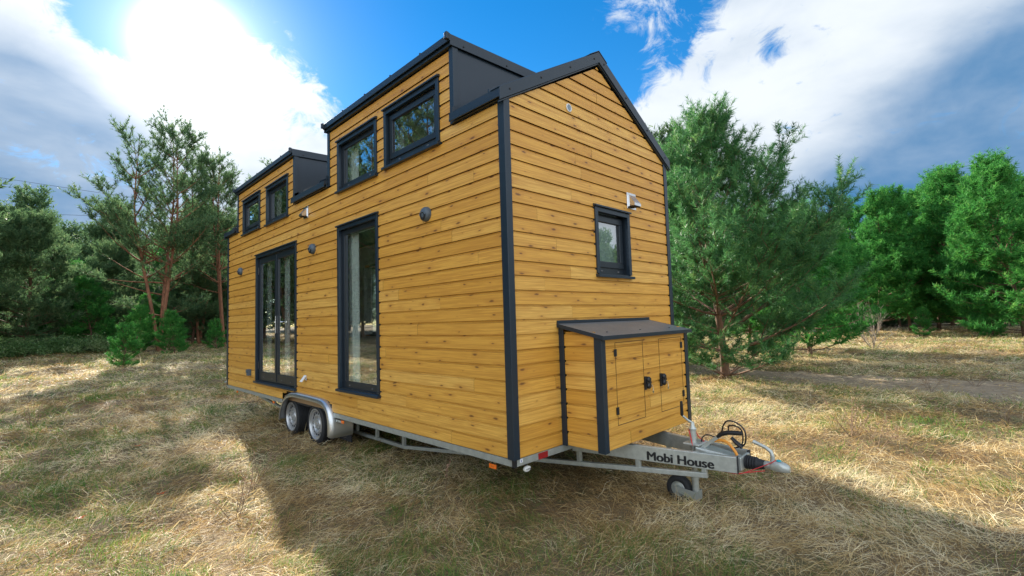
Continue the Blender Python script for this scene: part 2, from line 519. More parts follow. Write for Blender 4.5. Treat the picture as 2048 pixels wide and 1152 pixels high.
GX = lines(-150, 190, -9, 17, .13, 1.12)
GY = lines(-110, 190, -5.5, 24, .14, 1.12)
gx, gy = np.meshgrid(GX, GY)
gv = np.stack([gx.ravel(), gy.ravel(), ground_z(gx, gy).ravel()], 1)
nx_, ny_ = len(GX), len(GY)
ii = np.arange((nx_ - 1) * (ny_ - 1)); r_, c_ = ii // (nx_ - 1), ii % (nx_ - 1)
q0 = r_ * nx_ + c_
gf = np.stack([q0, q0 + 1, q0 + nx_ + 1, q0 + nx_], 1)

def raw_mesh(name, v, f, mats, attrs=None, smooth=False, fmat=None):
    """v (N,3) verts, f (M,k) faces of equal size"""
    me = bpy.data.meshes.new(name)
    k = f.shape[1]
    me.vertices.add(len(v)); me.vertices.foreach_set('co', np.ascontiguousarray(v, dtype=np.float32).ravel())
    me.loops.add(f.size); me.loops.foreach_set('vertex_index', np.ascontiguousarray(f, dtype=np.int32).ravel())
    me.polygons.add(len(f)); me.polygons.foreach_set('loop_start', np.arange(0, f.size, k, dtype=np.int32))
    if smooth: me.polygons.foreach_set('use_smooth', np.ones(len(f), bool))
    for m_ in mats: me.materials.append(m_)
    if fmat is not None: me.polygons.foreach_set('material_index', fmat.astype(np.int32))
    me.update(calc_edges=True)
    for an, (dom, arr) in (attrs or {}).items():
        a = me.attributes.new(an, 'FLOAT', dom)
        a.data.foreach_set('value', np.ascontiguousarray(arr, dtype=np.float32))
    return me

me = raw_mesh('ground', gv, gf, [ground_material()], {'track': ('POINT', track_mask(gx, gy).ravel())}, smooth=True)
o = bpy.data.objects.new('ground', me); col.objects.link(o); tag(o, kind='structure')

# ------------------------------------------------------------------ the tiny house
W, L, P, G1 = 2.5, 7.327, 0.1114, 0.1186
house = empty('tiny_house', (1.25, 3.6, GZ), 'ochre timber clad tiny house with anthracite roof on a two axle galvanised trailer', 'tiny house')

def MAPL(u, d, z): return (-d, u, z)          # long wall, outward -X
def MAPG(u, d, z): return (u, -d, z)          # gable wall, outward -Y
def MAPR(u, d, z): return (W + d, u, z)
def MAPB(u, d, z): return (u, L + d, z)

def profile(t):
    """board face offset for height t within one pitch (0 = lower lip)"""
    if t < .0018: return -.0015 + t / .0018 * .0015
    if t <= P - .0205: return 0.0
    if t <= P - .0135: return -.014 * (t - (P - .0205)) / .007
    return -.014
TS = [0, .0018, P - .0205, P - .0135, P - .0002]

def siding(name, mp, spans, z0, z1, holes, seed, first=G1 - P, parent=None, extent=(0, 7.4), base=0.0, zc=None):
    """rows of shiplap boards; spans(z) -> [(u0,u1)], holes [(u0,u1,z0,z1)]"""
    rnd = random.Random(seed)
    mb = MB(); uvs = []; tint = []
    k = 0; zs = first
    while zs > z0: zs -= P
    while zs < z1:
        joints = []
        u = extent[0] + rnd.uniform(.3, 3.2)
        while u < extent[1]:
            joints.append(u); u += rnd.uniform(2.2, 4.6)
        bt = [(rnd.random(), rnd.uniform(0, 40), rnd.uniform(0, 40), rnd.uniform(-.0012, .0012)) for _ in range(len(joints) + 1)]
        cuts = sorted(set([zs + t for t in TS] + [h for hh in holes for h in hh[2:] if zs < h < zs + P] + [z for z in (z0, z1) if zs < z < zs + P] +
                          ([z for z in (zc or []) if zs < z < zs + P])))
        for a, b in zip(cuts[:-1], cuts[1:]):
            if b <= z0 + 1e-6 or a >= z1 - 1e-6: continue
            mid = (a + b) / 2
            sa, sb = spans(a if a > mid - 1 else mid), spans(b)
            sm = spans(mid)
            if len(sa) != len(sm) or len(sb) != len(sm): sa = sb = sm
            da, db = profile(max(0, a - zs)), profile(min(P, b - zs - 1e-6))
            hs = sorted([(h[0], h[1]) for h in holes if h[2] < mid < h[3]])
            for (A, B, Mi) in zip(sa, sb, sm):
                ivs = []; cur = (A[0], B[0]); end = (A[1], B[1])
                for h in hs:
                    if h[1] <= max(cur) or h[0] >= min(end): continue
                    if h[0] > max(cur): ivs.append((cur, (h[0], h[0])))
                    cur = (h[1], h[1])
                if min(end) > max(cur) - 1e-6 or True:
                    if end[0] > cur[0] or end[1] > cur[1]: ivs.append((cur, end))
                for (c0, c1) in ivs:
                    edges = [c0] + [(j, j) for j in joints if max(c0) + .02 < j < min(c1) - .02] + [c1]
                    for e0, e1 in zip(edges[:-1], edges[1:]):
                        g0 = .0009 if e0 is not c0 else 0; g1 = .0009 if e1 is not c1 else 0
                        um = (e0[0] + e1[0]) / 2
                        bi = sum(1 for j in joints if j < um)
                        t, ou, ov, dd = bt[bi]
                        qa = [(e0[0] + g0, da + dd, a), (e1[0] - g1, da + dd, a), (e1[1] - g1, db + dd, b), (e0[1] + g0, db + dd, b)]
                        mb.add([mp(u_, d_ + base, z_) for u_, d_, z_ in qa], [(0, 1, 2, 3)])
                        uvs += [(q[0] + ou, q[2] - zs + ov) for q in qa]
                        tint.append(t)
        zs += P; k += 1
    ob = mb.build(name, WOOD, parent, recalc=False, uvs=uvs, attr=tint)
    return ob

ZE = 2.672                                   # underside of the eave trim
D1, D2 = (.598, 3.055), (4.118, 6.735)       # the two dormers (y ranges)
ZD = 3.345

WIN_L = [('vent', .80, 1.735, 2.553, 3.185), ('fixed', 1.888, 2.798, 2.535, 3.167), ('fixed', 4.362, 5.255, 2.545, 3.165),
         ('vent', 5.548, 6.43, 2.568, 3.185), ('tall', 1.885, 2.81, .272, 2.165), ('door', 4.06, 5.73, .16, 2.172)]
WIN_G = [('ventg', 1.107, 1.686, 1.375, 2.045)]
holesL = [(u0 + .02, u1 - .02, z0 + .02, z1 - .02) for _, u0, u1, z0, z1 in WIN_L]
holesL.append((3.0, 4.575, -.1, .095)); holesL.append((3.12, 4.45, .09, .13))
holesG = [(u0 + .02, u1 - .02, z0 + .02, z1 - .02) for _, u0, u1, z0, z1 in WIN_G]

WIN_R_ADDED = [('fixed', 5.0, 6.7, .75, 2.25), ('fixed', 2.0, 3.4, .95, 2.15)]      # added on the unseen far side to let daylight into the rooms
holesR = [(u0 + .02, u1 - .02, z0 + .02, z1 - .02) for _, u0, u1, z0, z1 in WIN_R_ADDED]
def spanL(z):
    if z < ZE: return [(.055, L - .05)]
    return [(D1[0] + .045, D1[1] - .045), (D2[0] + .045, D2[1] - .045)]
def roof_under(z):                            # half-gable x at height z under the barge boards
    return max(.0, (z - 2.66) / .5637)
def spanG(z):
    if z < 2.68: return [(.048, W - .048)]
    a = roof_under(z); return [(min(a, 1.25), max(W - a, 1.25))]

siding('long_wall_cladding', MAPL, spanL, .0, ZD, holesL, 3, parent=house, zc=[ZE])
siding('gable_cladding', MAPG, spanG, .0, 3.375, holesG, 5, parent=house, extent=(0, 2.5), zc=[2.68])
siding('rear_gable_cladding', MAPB, spanG, .0, 3.375, [], 6, parent=house, extent=(0, 2.5), zc=[2.68])
siding('far_wall_cladding', MAPR, lambda z: [(.055, L - .05)], .0, ZE, holesR, 8, parent=house)

# sheathing behind the boards (dark), inner skin (light panels), both pierced by the openings
def skin(name, mp, spans, z0, z1, holes, d, mat, zs_extra=()):
    mb = MB()
    cuts = sorted(set([z0, z1] + [h for hh in holes for h in hh[2:] if z0 < h < z1] + [z for z in zs_extra if z0 < z < z1]))
    for a, b in zip(cuts[:-1], cuts[1:]):
        mid = (a + b) / 2
        for (A, Bq, Mi) in zip(spans(a + 1e-4), spans(b - 1e-4), spans(mid)):
            cur = (A[0], Bq[0]); end = (A[1], Bq[1]); ivs = []
            for h in sorted([(h[0], h[1]) for h in holes if h[2] < mid < h[3]]):
                if h[1] <= max(cur) or h[0] >= min(end): continue
                if h[0] > max(cur): ivs.append((cur, (h[0], h[0])))
                cur = (h[1], h[1])
            ivs.append((cur, end))
            for c0, c1 in ivs:
                mb.add([mp(c0[0], d, a), mp(c1[0], d, a), mp(c1[1], d, b), mp(c0[1], d, b)], [(0, 1, 2, 3)])
    return mb.build(name, mat, house, recalc=False)
hl2 = [h for h in holesL if h[3] > .2]
skin('sheathing', MAPL, lambda z: [(0.02, L - .02)] if z < ZE else spanL(z), 0, ZD, holesL, -.024, DARKH, (ZE,))
skin('sheathing', MAPG, spanG, 0, 3.37, holesG, -.024, DARKH, (2.68,))
skin('inner_wall', MAPL, lambda z: [(0.1, L - .1)] if z < 2.62 else [(D1[0] + .08, D1[1] - .08), (D2[0] + .08, D2[1] - .08)], .06, 3.33, hl2, -.135, INNER, (2.62,))
skin('inner_wall', MAPG, lambda z: [(.1, W - .1)], .06, 2.6, holesG, -.135, INNER)
skin('inner_wall', MAPB, lambda z: [(.1, W - .1)], .06, 2.6, [], -.135, INNER)
skin('inner_wall', MAPR, lambda z: [(.1, L - .1)], .06, 2.62, holesR, -.135, INNER)
mb = MB(); mb.box((.03, .03, .005), (W - .03, L - .03, .055)); mb.build('floor', FLOORB, house)
# loft partitions and kitchen block seen dimly through the glass
mb = MB();  mb.box((1.85, .2, .06), (2.35, 3.0, .95)); mb.box((1.95, .2, 1.5), (2.35, 3.0, 2.2))
mb.build('interior_fittings', CURT, house, bevel=.004)

def ring(mb, mp, u0, u1, z0, z1, w, d0, d1, wb=None, wt_=None):
    wb = wb or w; wt_ = wt_ or w
    mb.box(mp(u0, d0, z1 - wt_), mp(u1, d1, z1))
    mb.box(mp(u0, d0, z0), mp(u1, d1, z0 + wb))
    mb.box(mp(u0, d0, z0 + wb + .0003), mp(u0 + w, d1, z1 - wt_ - .0003))
    mb.box(mp(u1 - w, d0, z0 + wb + .0003), mp(u1, d1, z1 - wt_ - .0003))

def window(mp, kind, u0, u1, z0, z1, name='window'):
    c = .042
    mb = MB()                                  # outer casing with drip cap
    mb.box(mp(u0, -.02, z0 + .03), mp(u0 + c, .016, z1 - .028))
    mb.box(mp(u1 - c, -.02, z0 + .03), mp(u1, .016, z1 - .028))
    mb.box(mp(u0 + c + .0004, -.02, z1 - .028 - c), mp(u1 - c - .0004, .014, z1 - .028))
    a = MB()
    mb.prism([mp(u0 - .012, -.02, z1 - .0275), mp(u0 - .012, .034, z1 - .0275), mp(u0 - .012, .034, z1 - .012), mp(u0 - .012, -.004, z1), mp(u0 - .012, -.02, z1)],
             Vector(mp(1, 0, 0)) * (u1 - u0 + .024) - Vector(mp(0, 0, 0)) * 1.0 if mp in (MAPL, MAPG) and False else Vector(mp(u1 - u0 + .024, 0, 0)) - Vector(mp(0, 0, 0)))
    win = mb.build(name, TRIM, house, bevel=.0018)
    s = MB()                                   # sill
    s.prism([mp(u0 - .010, -.02, z0 - .002), mp(u0 - .010, .042, z0 - .006), mp(u0 - .010, .042, z0 + .018), mp(u0 - .010, -.02, z0 + .0297)],
            Vector(mp(u1 - u0 + .020, 0, 0)) - Vector(mp(0, 0, 0)))
    s.build('sill', TRIM, win, bevel=.002)
    # metal reveals
    I0, I1, J0, J1 = u0 + c - .0006, u1 - c + .0006, z0 + .03, z1 - .028 - c
    gap = .047 if kind in ('vent', 'ventg') else .052
    depth = .030 if kind != 'ventg' else .05
    # frame
    fr = MB()
    if kind == 'door':
        ring(fr, mp, I0, I1, J0, J1, .05, -.085, -depth, wb=.03)
    elif kind in ('vent', 'ventg'):
        ring(fr, mp, I0, I1, J0, J1, .028, -.085, -depth, wb=.075)
    else:
        ring(fr, mp, I0, I1, J0, J1, gap, -.085, -depth, wb=.075)
    rv = MB(); ring(rv, mp, u0 + .018, u1 - .018, z0 + .01, z1 - .03, c - .0185, -depth - .003, .004)
    fr.build('frame', FRAME, win, bevel=.002)
    rv.build('reveal', FRAME, win)
    caps = MB()
    nb = {'door': 4}.get(kind, 2)
    def pane(a0, a1, b0, b1, d):
        pz = MB(); pz.box(mp(a0, d - .006, b0), mp(a1, d, b1))
        pz.build('pane', GLASS if kind != 'ventg' else GLASSG, win)
        # rubber gasket / spacer line
        gk = MB(); ring(gk, mp, a0, a1, b0, b1, .006, d + .0005, d + .004)
        gk.build('gasket', BLACK, win)
        # white inner reveal of the wall behind
    if kind in ('vent', 'ventg'):
        sa = MB(); a0, a1, b0, b1 = I0 + .022, I1 - .022, J0 + .065, J1 - .022
        if kind == 'ventg': a1 = I1 - .022; 
        ring(sa, mp, a0, a1, b0, b1, .052, -.075, -depth + .012, wb=.056)
        sa.build('sash', FRAME, win, bevel=.003)
        pane(a0 + .05, a1 - .05, b0 + .054, b1 - .05, -depth - .004)
        cz = J0 + .033; cd = -depth
        us = (I0 + (I1 - I0) * .22, I0 + (I1 - I0) * .78)
    elif kind == 'door':
        mid = (I0 + I1) / 2
        lw = .066
        for a0, a1 in ((I0 + .036, mid - .002), (mid + .002, I1 - .036)):
            sa = MB(); ring(sa, mp, a0, a1, J0 + .012, J1 - .022, lw, -.08, -depth + .010, wb=.125, wt_=.075)
            lf = sa.build('door_leaf', FRAME, win, bevel=.003)
            pane(a0 + lw - .002, a1 - lw + .002, J0 + .012 + .123, J1 - .022 - .073, -depth - .006)
        st = MB(); st.box(mp(mid - .022, -depth + .009, J0 + .03), mp(mid + .022, -depth + .019, J1 - .04)); st.build('astragal', FRAME, win, bevel=.003)
        hd = MB(); dd = -depth + .019
        hd.box(mp(mid - .014, dd, .92), mp(mid + .014, dd + .010, 1.17))
        hd.tube([mp(mid, dd, 1.08), mp(mid, dd + .045, 1.08), mp(mid - .015, dd + .052, 1.08), mp(mid - .13, dd + .052, 1.08)], .009, 8)
        hd.lathe([(0, .012), (.012, .012), (.012, 0)], mp(mid, dd + .008, .97), 'x', 12)
        hd.build('handle', STEEL, win, smooth=True)
        for uu in (I0 + .02, I1 - .02):
            for zz in (.42, 1.80, 1.98) if uu < mid else (.42, 1.90):
                h = MB(); h.tube([mp(uu, -depth + .012, zz - .055), mp(uu, -depth + .012, zz + .055)], .013, 10)
                h.box(mp(uu - .018, -depth - .002, zz - .05), mp(uu + .018, -depth + .006, zz + .05)); h.build('hinge', BLACK, win, smooth=True)
        cz = J0 + .06; cd = -depth + .010
        us = [I0 + (I1 - I0) * t for t in (.14, .36, .60, .84)]
    else:
        pane(I0 + gap - .002, I1 - gap + .002, J0 + .073, J1 - gap + .002, -depth - .012)
        cz = J0 + .036; cd = -depth
        us = (I0 + (I1 - I0) * .2, I0 + (I1 - I0) * .8)
    for uu in us:
        caps = MB()
        caps.box(mp(uu - .014, cd, cz - .006), mp(uu + .014, cd + .006, cz + .007))
        caps.build('drain_cap', simple('drain_cap_plastic', (.12, .12, .13), .3) if 'drain_cap_plastic' not in bpy.data.materials else bpy.data.materials['drain_cap_plastic'], win, bevel=.002)
    if kind in ('tall', 'door') or (kind == 'fixed'):
        spans_ = [(I1 - .052 - .17, I1 - .04)] if kind != 'door' else [(mid - .25, mid - .05), (I1 - .29, I1 - .09)]
        for ca, cb in spans_:
            cu = MB(); n_ = 24
            for k in range(n_ + 1):
                t = k / n_; uu = ca + (cb - ca) * t; dd_ = -.125 + .014 * math.sin(t * 24) + .004 * math.sin(t * 61)
                cu.v += [mp(uu, dd_, J0 + .03), mp(uu, dd_, J1 - .04)]
            cu.f = [(2*k, 2*k + 2, 2*k + 3, 2*k + 1) for k in range(n_)]
            cu.build('curtain', CURT, win, recalc=False)
    if kind == 'ventg':
        bl = MB(); bl.box(mp(I0 + .03, -.108, J0 + .04), mp(I1 - .03, -.104, J1 - .03)); bl.build('blind', BLIND, win)
    # plastered inner reveal, white
    ir = MB()
    A0, A1, B0, B1 = I0 + .018, I1 - .018, J0 + .02, J1 - .018
    for q in ((A0, A0, B0, B1), (A1, A1, B0, B1)):
        ir.add([mp(q[0], -.086, B0), mp(q[0], -.19, B0), mp(q[0], -.19, B1), mp(q[0], -.086, B1)], [(0, 1, 2, 3)])
    for zz in (B0, B1):
        ir.add([mp(A0, -.086, zz), mp(A1, -.086, zz), mp(A1, -.19, zz), mp(A0, -.19, zz)], [(0, 1, 2, 3)])
    ir.build('inner_reveal', WHITEP, win, recalc=False)
    return win

for kind, u0, u1, z0, z1 in WIN_L:
    w_ = window(MAPL, kind, u0, u1, z0, z1, 'glazed_door' if kind == 'door' else 'window')
    if kind == 'door': tag(w_, 'double glazed door with anthracite frame')
    if kind == 'tall': tag(w_, 'tall narrow fixed window')
for kind, u0, u1, z0, z1 in WIN_R_ADDED: window(MAPR, kind, u0, u1, z0, z1)  # added far-side windows, unseen, for daylight indoors
for kind, u0, u1, z0, z1 in WIN_G:
    tag(window(MAPG, kind, u0, u1, z0, z1), 'small tilt window with frosted looking pane')

# corner trims
def corner(x, y, sx, sy, z0, z1, wx=.058, wy=.050, t=.012):
    """L profile round a vertical edge; sx, sy: direction of the wall from the edge"""
    mb = MB()
    mb.prism([(x - sx*t, y - sy*t, z0), (x + sx*wy, y - sy*t, z0), (x + sx*wy, y + sy*.0, z0), (x + sx*.0, y + sy*.0, z0), (x + sx*.0, y + sy*wx, z0), (x - sx*t, y + sy*wx, z0)], (0, 0, z1 - z0))
    return mb.build('corner_trim', TRIM, house, bevel=.0025)
corner(0, 0, 1, 1, 0.001, 2.69); corner(W, 0, -1, 1, 0.001, 2.69)
corner(0, L, 1, -1, 0.001, 2.69); corner(W, L, -1, -1, 0.001, 2.69)

# roof: upper surface z = RT(x) on the left slope, mirrored on the right
def RT(x): return 2.742 + .5827 * (min(x, W - x) + .06)
XR = W / 2
def slope_slab(mb, y0, y1, side, xa=-.06, xb=XR, t=.05):
    def X(x): return x if side < 0 else W - x
    mb.hexa([(X(xa), y0, RT(xa) - t), (X(xb), y0, RT(xb) - t), (X(xb), y1, RT(xb) - t), (X(xa), y1, RT(xa) - t),
             (X(xa), y0, RT(xa)), (X(xb), y0, RT(xb)), (X(xb), y1, RT(xb)), (X(xa), y1, RT(xa))])
    y = y0 + .12
    while y < y1 - .05:                        # standing seams
        mb.hexa([(X(xa), y - .008, RT(xa) + .0004), (X(xb), y - .008, RT(xb) + .0004), (X(xb), y + .008, RT(xb) + .0004), (X(xa), y + .008, RT(xa) + .0004),
                 (X(xa), y - .006, RT(xa) + .026), (X(xb), y - .006, RT(xb) + .026), (X(xb), y + .006, RT(xb) + .026), (X(xa), y + .006, RT(xa) + .026)])
        y += .50
mb = MB()
slope_slab(mb, -.02, D1[0] - .004, -1); slope_slab(mb, D1[1] + .004, D2[0] - .004, -1); slope_slab(mb, D2[1] + .004, L + .02, -1)
slope_slab(mb, -.02, L + .02, 1)
roof = mb.build('roof', ROOF, house)
# barge trims on both gables
def barge(y0, y1, yflash):
    for side in (-1, 1):
        def X(x): return x if side < 0 else W - x
        mb = MB()
        xa = -.066; top = lambda x: RT(x) + .004
        bot = lambda x: RT(x) - .098
        mb.hexa([(X(xa), y0, bot(xa)), (X(XR), y0, bot(XR)), (X(XR), y1, bot(XR)), (X(xa), y1, bot(xa)),
                 (X(xa), y0, top(xa)), (X(XR), y0, top(XR)), (X(XR), y1, top(XR)), (X(xa), y1, top(xa))])
        # folded lower lip
        mb.hexa([(X(xa + .004), y1 if y0 < 1 else y0, bot(xa) - .014), (X(XR), y1 if y0 < 1 else y0, bot(XR) - .014), (X(XR), yflash, bot(XR) - .014), (X(xa + .004), yflash, bot(xa) - .014),
                 (X(xa + .004), y1 if y0 < 1 else y0, bot(xa) - .0005), (X(XR), y1 if y0 < 1 else y0, bot(XR) - .0005), (X(XR), yflash, bot(XR) - .0005), (X(xa + .004), yflash, bot(xa) - .0005)])
        # top flange lying on the sheet
        y2, y3 = (y1 + .0003, y1 + .10) if y0 < 1 else (y0 - .10, y0 - .0003)
        mb.hexa([(X(xa), y2, RT(xa) + .0005), (X(XR), y2, RT(XR) + .0005), (X(XR), y3, RT(XR) + .0005), (X(xa), y3, RT(xa) + .0005),
                 (X(xa), y2, RT(xa) + .006), (X(XR), y2, RT(XR) + .006), (X(XR), y3, RT(XR) + .006), (X(xa), y3, RT(xa) + .006)])
        b = mb.build('barge_trim', TRIM, roof, bevel=.002)
        if y0 < 1:
            for t in (.08, .36, .66, .94):
                sc = MB()
                x = xa + t * (XR - xa); zc = RT(x) - .045
                sc.lathe([(0, .009), (-.006, .007), (-.006, 0)], (X(x), y0 - .0005, zc), 'y', 10)
                sc.build('screw', BLACK, roof)
barge(-.032, -.022, -.001); barge(L + .022, L + .032, L + .001)
# ridge cap
mb = MB()
for side in (-1, 1):
    def X(x): return x if side < 0 else W - x
    xa = XR - .13
    mb.hexa([(X(xa), -.034, RT(xa) + .012), (X(XR), -.034, RT(XR) + .012), (X(XR), L + .034, RT(XR) + .012), (X(xa), L + .034, RT(xa) + .012),
             (X(xa), -.034, RT(xa) + .018), (X(XR), -.034, RT(XR) + .018), (X(XR), L + .034, RT(XR) + .018), (X(xa), L + .034, RT(xa) + .018)])
mb.build('ridge_cap', TRIM, roof)
# eave fascias
mb = MB()
for y0, y1 in ((-.020, D1[0] - .001), (D1[1] + .001, D2[0] - .001), (D2[1] + .001, L + .020)):
    mb.box((-.030, y0, ZE), (-.0005, y1, RT(-.03) - .052))
    mb.box((-.062, y0, RT(-.06) - .072), (-.052, y1, RT(-.06) - .001 - .05 + .0))
mb.box((W + .0005, -.02, ZE), (W + .03, L + .02, RT(-.03) - .052))
mb.build('eave_fascia', TRIM, roof, bevel=.002)

# dormers
def DT(x): return 3.428 + .0385 * x
def dormer(y0, y1, open_lo):
    oy0, oy1 = y0 - .022, y1 + .022
    mb = MB()
    XE = (3.428 - 2.742 - .5827 * .06) / (.5827 - .0385)
    mb.hexa([(-.045, oy0, DT(-.045) - .03), (XE + .05, oy0, DT(XE + .05) - .03), (XE + .05, oy1, DT(XE + .05) - .03), (-.045, oy1, DT(-.045) - .03),
             (-.045, oy0, DT(-.045)), (XE + .02, oy0, DT(XE + .02)), (XE + .02, oy1, DT(XE + .02)), (-.045, oy1, DT(-.045))])
    y = y0 + .42
    while y < y1 - .1:
        mb.box((-.052, y - .008, DT(0) - .002), (XE - .05, y + .008, DT(0) + .024)); y += .52
    d = mb.build('dormer', ROOF, house)
    # roof edge trims (front fascia and both sides)
    f = MB()
    f.box((-.034, oy0 + .012, ZD), (-.0005, oy1 - .012, DT(0) - .031))
    f.box((-.056, oy0 - .004, DT(0) - .055), (-.0455, oy1 + .004, DT(0) + .008))
    for ya, yb in ((oy0 - .003, oy0 + .006), (oy1 - .006, oy1 + .003)):
        f.hexa([(-.045, ya, DT(-.045) - .088), (XE, ya, DT(XE) - .088), (XE, yb, DT(XE) - .088), (-.045, yb, DT(-.045) - .088),
                (-.045, ya, DT(-.045) + .006), (XE, ya, DT(XE) + .006), (XE, yb, DT(XE) + .006), (-.045, yb, DT(-.045) + .006)])
    for yy in (oy0 - .002, oy1 - .032):                        # small turned-up end caps
        f.box((-.085, yy, DT(0) - .045), (-.0565, yy + .034, DT(0) + .014))
    f.build('dormer_edge_trim', TRIM, d, bevel=.002)
    for k, (ya, yb) in enumerate(((y0, y0 + .03), (y1 - .03, y1))):
        c = MB()
        zt0, zt1 = DT(0) - .035, DT(1.1) - .035
        x1 = (zt0 - 2.742 - .5827 * .06) / (.5827 - .0385)
        c.prism([(.0, ya, RT(0) - .07), (x1 + .02, ya, DT(x1) - .033), (.0, ya, zt0)], (0, yb - ya, 0))
        ck = c.build('dormer_cheek', ROOF, d)
        # flashing along the foot of the cheek, lying on the roof slope
        fl = MB(); yo = ya - .012 if k == 0 else yb
        fl.hexa([(-.03, yo, RT(-.03) + .001), (x1, yo, RT(x1) + .001), (x1, yo + .012, RT(x1) + .001), (-.03, yo + .012, RT(-.03) + .001),
                 (-.03, yo, RT(-.03) + .045), (x1, yo, RT(x1) + .045), (x1, yo + .012, RT(x1) + .045), (-.03, yo + .012, RT(-.03) + .045)])
        fl.build('flashing', TRIM, d)
        for (xx, zz) in ((.10, DT(.1) - .06), (.62, DT(.6) - .06)):
            sc = MB(); sc.lathe([(0, .009), (-.005 if k == 0 else .005, .007), (-.005 if k == 0 else .005, 0)], (xx, oy0 - .004 if k == 0 else oy1 + .004, zz), 'y', 10)
            sc.build('screw', BLACK, d)
        sc = MB(); sc.lathe([(0, .008), (-.005 if k == 0 else .005, .006), (-.005 if k == 0 else .005, 0)], (.075, ya - .0005 if k == 0 else yb + .0005, 2.86), 'y', 10)
        sc.build('screw', BLACK, d)
        # corner trim
        s_ = 1 if k == 0 else -1; ye = ya if k == 0 else yb
        ct = MB()
        ct.prism([(-.012, ye - s_*.012, ZE + .004), (.045, ye - s_*.012, ZE + .004), (.045, ye, ZE + .004), (0, ye, ZE + .004), (0, ye + s_*.045, ZE + .004), (-.012, ye + s_*.045, ZE + .004)], (0, 0, ZD - ZE + .01))
        ct.build('dormer_corner_trim', TRIM, d, bevel=.002)
        ic = MB(); yi = yb + .003 if k == 0 else ya - .003
        ic.add([(.12, yi, 2.55), (x1 - .1, yi, 3.33), (.12, yi, 3.36)], [(0, 1, 2)]); ic.build('inner_lining', INNER, d, recalc=False)
    ce = MB(); ce.add([(.1, y0 + .03, 3.37), (1.25, y0 + .03, 3.40), (1.25, y1 - .03, 3.40), (.1, y1 - .03, 3.37)], [(0, 1, 2, 3)]); ce.build('inner_lining', INNER, d, recalc=False)
dormer(*D1, True); dormer(*D2, True)

# wall lamps on the long wall
LAMPN = 0
for y, z in ((1.022, 1.974), (3.508, 1.979), (6.52, 1.974)):
    mb = MB(); c = (0, y, z)
    R0 = .066
    mb.lathe([(.001, R0), (-.018, R0), (-.032, R0 * .93), (-.044, R0 * .78), (-.052, R0 * .5), (-.055, 0)], c, 'x', 36)
    lp = mb.build('wall_lamp', LAMPB, house, smooth=True)
    # eyelid hood over a dark recess looking down
    e = MB()
    e.lathe([(-.050, .006), (-.056, .030), (-.050, .040)], (0, y - .004, z - .018), 'x', 24); e.build('lamp_recess', DARKH, lp, smooth=True)
    h = MB(); pts = []
    for k in range(13):
        a = math.pi * (.05 + .9 * k / 12)
        pts.append((-.054, y - .004 + math.cos(a) * .040, z - .018 + math.sin(a) * .034))
    h.tube(pts, .007, 8); h.build('lamp_hood', LAMPB, lp, smooth=True)

# stainless vent hoods
def vent_hood(mp, u0, u1, z0, z1):
    mb = MB(); mb.box(mp(u0, .001, z0), mp(u1, .012, z1)); v = mb.build('vent_hood', STEEL, house, bevel=.002)
    a, b = u0 + .022, u1 - .022; zb, zt = z0 + .02, z1 - .02; D = .08
    h = MB()
    h.prism([mp(a, .0125, zt), mp(a, D, zb + .030), mp(a, D, zb + .004), mp(a, .0125, zb + .004)], Vector(mp(b - a, 0, 0)) - Vector(mp(0, 0, 0)))
    h.build('hood', STEEL, v)
    k = MB(); k.box(mp(a + .005, .0128, zb + .0005), mp(b - .005, D - .006, zb + .0035)); k.build('hood_shade_plate', DARKH, v)  # dark plate stands in for the shade inside the open-bottomed hood
vent_hood(MAPL, 3.655, 3.80, 2.405, 2.56)
vent_hood(MAPG, 1.662, 1.825, 2.075, 2.238)
mb = MB(); mb.lathe([(-.001, .036), (-.008, .036), (-.010, .030), (-.006, .027)], (.792, 0, 2.839), 'y', 32)
rv_ = mb.build('round_vent', WHITEP, house, smooth=True)
mb = MB(); mb.lathe([(-.0055, .028), (-.0055, .0)], (.792, 0, 2.839), 'y', 32)
for k in range(-3, 4): mb.box((.768, -.0075, 2.839 + k * .0075), (.816, -.0056, 2.8415 + k * .0075))
mb.build('grille', simple('vent_grille', (.30, .38, .46), .5), rv_)
mb = MB(); mb.box((-.050, 5.955, .245), (-.001, 6.05, .345)); mb.box((-.062, 5.965, .290), (-.0505, 6.04, .335)); mb.build('socket_box', LAMPB, house, bevel=.006)
mb = MB(); mb.hexa([(-.001, 3.725, .38), (-.001, 3.785, .38), (-.012, 3.785, .385), (-.012, 3.725, .385), (-.060, 3.725, .300), (-.060, 3.785, .300), (-.072, 3.785, .308), (-.072, 3.725, .308)])
mb.box((-.010, 3.732, .32), (-.001, 3.778, .379)); mb.build('overflow_spout', WHITEP, house, bevel=.003)

# ------------------------------------------------------------------ gas / storage box on the gable
BX0, BX1, BD = .552, 1.955, .40
def MAPGB(u, d, z): return (u, -BD - d, z)
def MAPBL(u, d, z): return (BX0 - d, u, z)
def MAPBR(u, d, z): return (BX1 + d, u, z)
def lidz(y): return .968 + (y) * (.968 - .862) / .45 * 1.0 if False else .968 + y * .255
box = empty('__tmp', (0, 0, 0), None, None); bpy.data.objects.remove(box)
boxz1 = .868
bx = siding('storage_box', MAPGB, lambda z: [(BX0 + .046, BX1 - .046)], .004, boxz1, [], 21, parent=house, extent=(.6, 1.9), first=G1 - P + .0)
siding('box_side', MAPBL, lambda z: [(-BD + .055, -.05)], .004, .90, [], 22, parent=bx, extent=(-.4, 0))
siding('box_side', MAPBR, lambda z: [(-BD + .055, -.05)], .004, .90, [], 23, parent=bx, extent=(-.4, 0))
mb = MB(); mb.box((BX0 + .02, -BD + .02, .002), (BX1 - .02, -.002, .845)); mb.build('box_carcass', DARKH, bx)
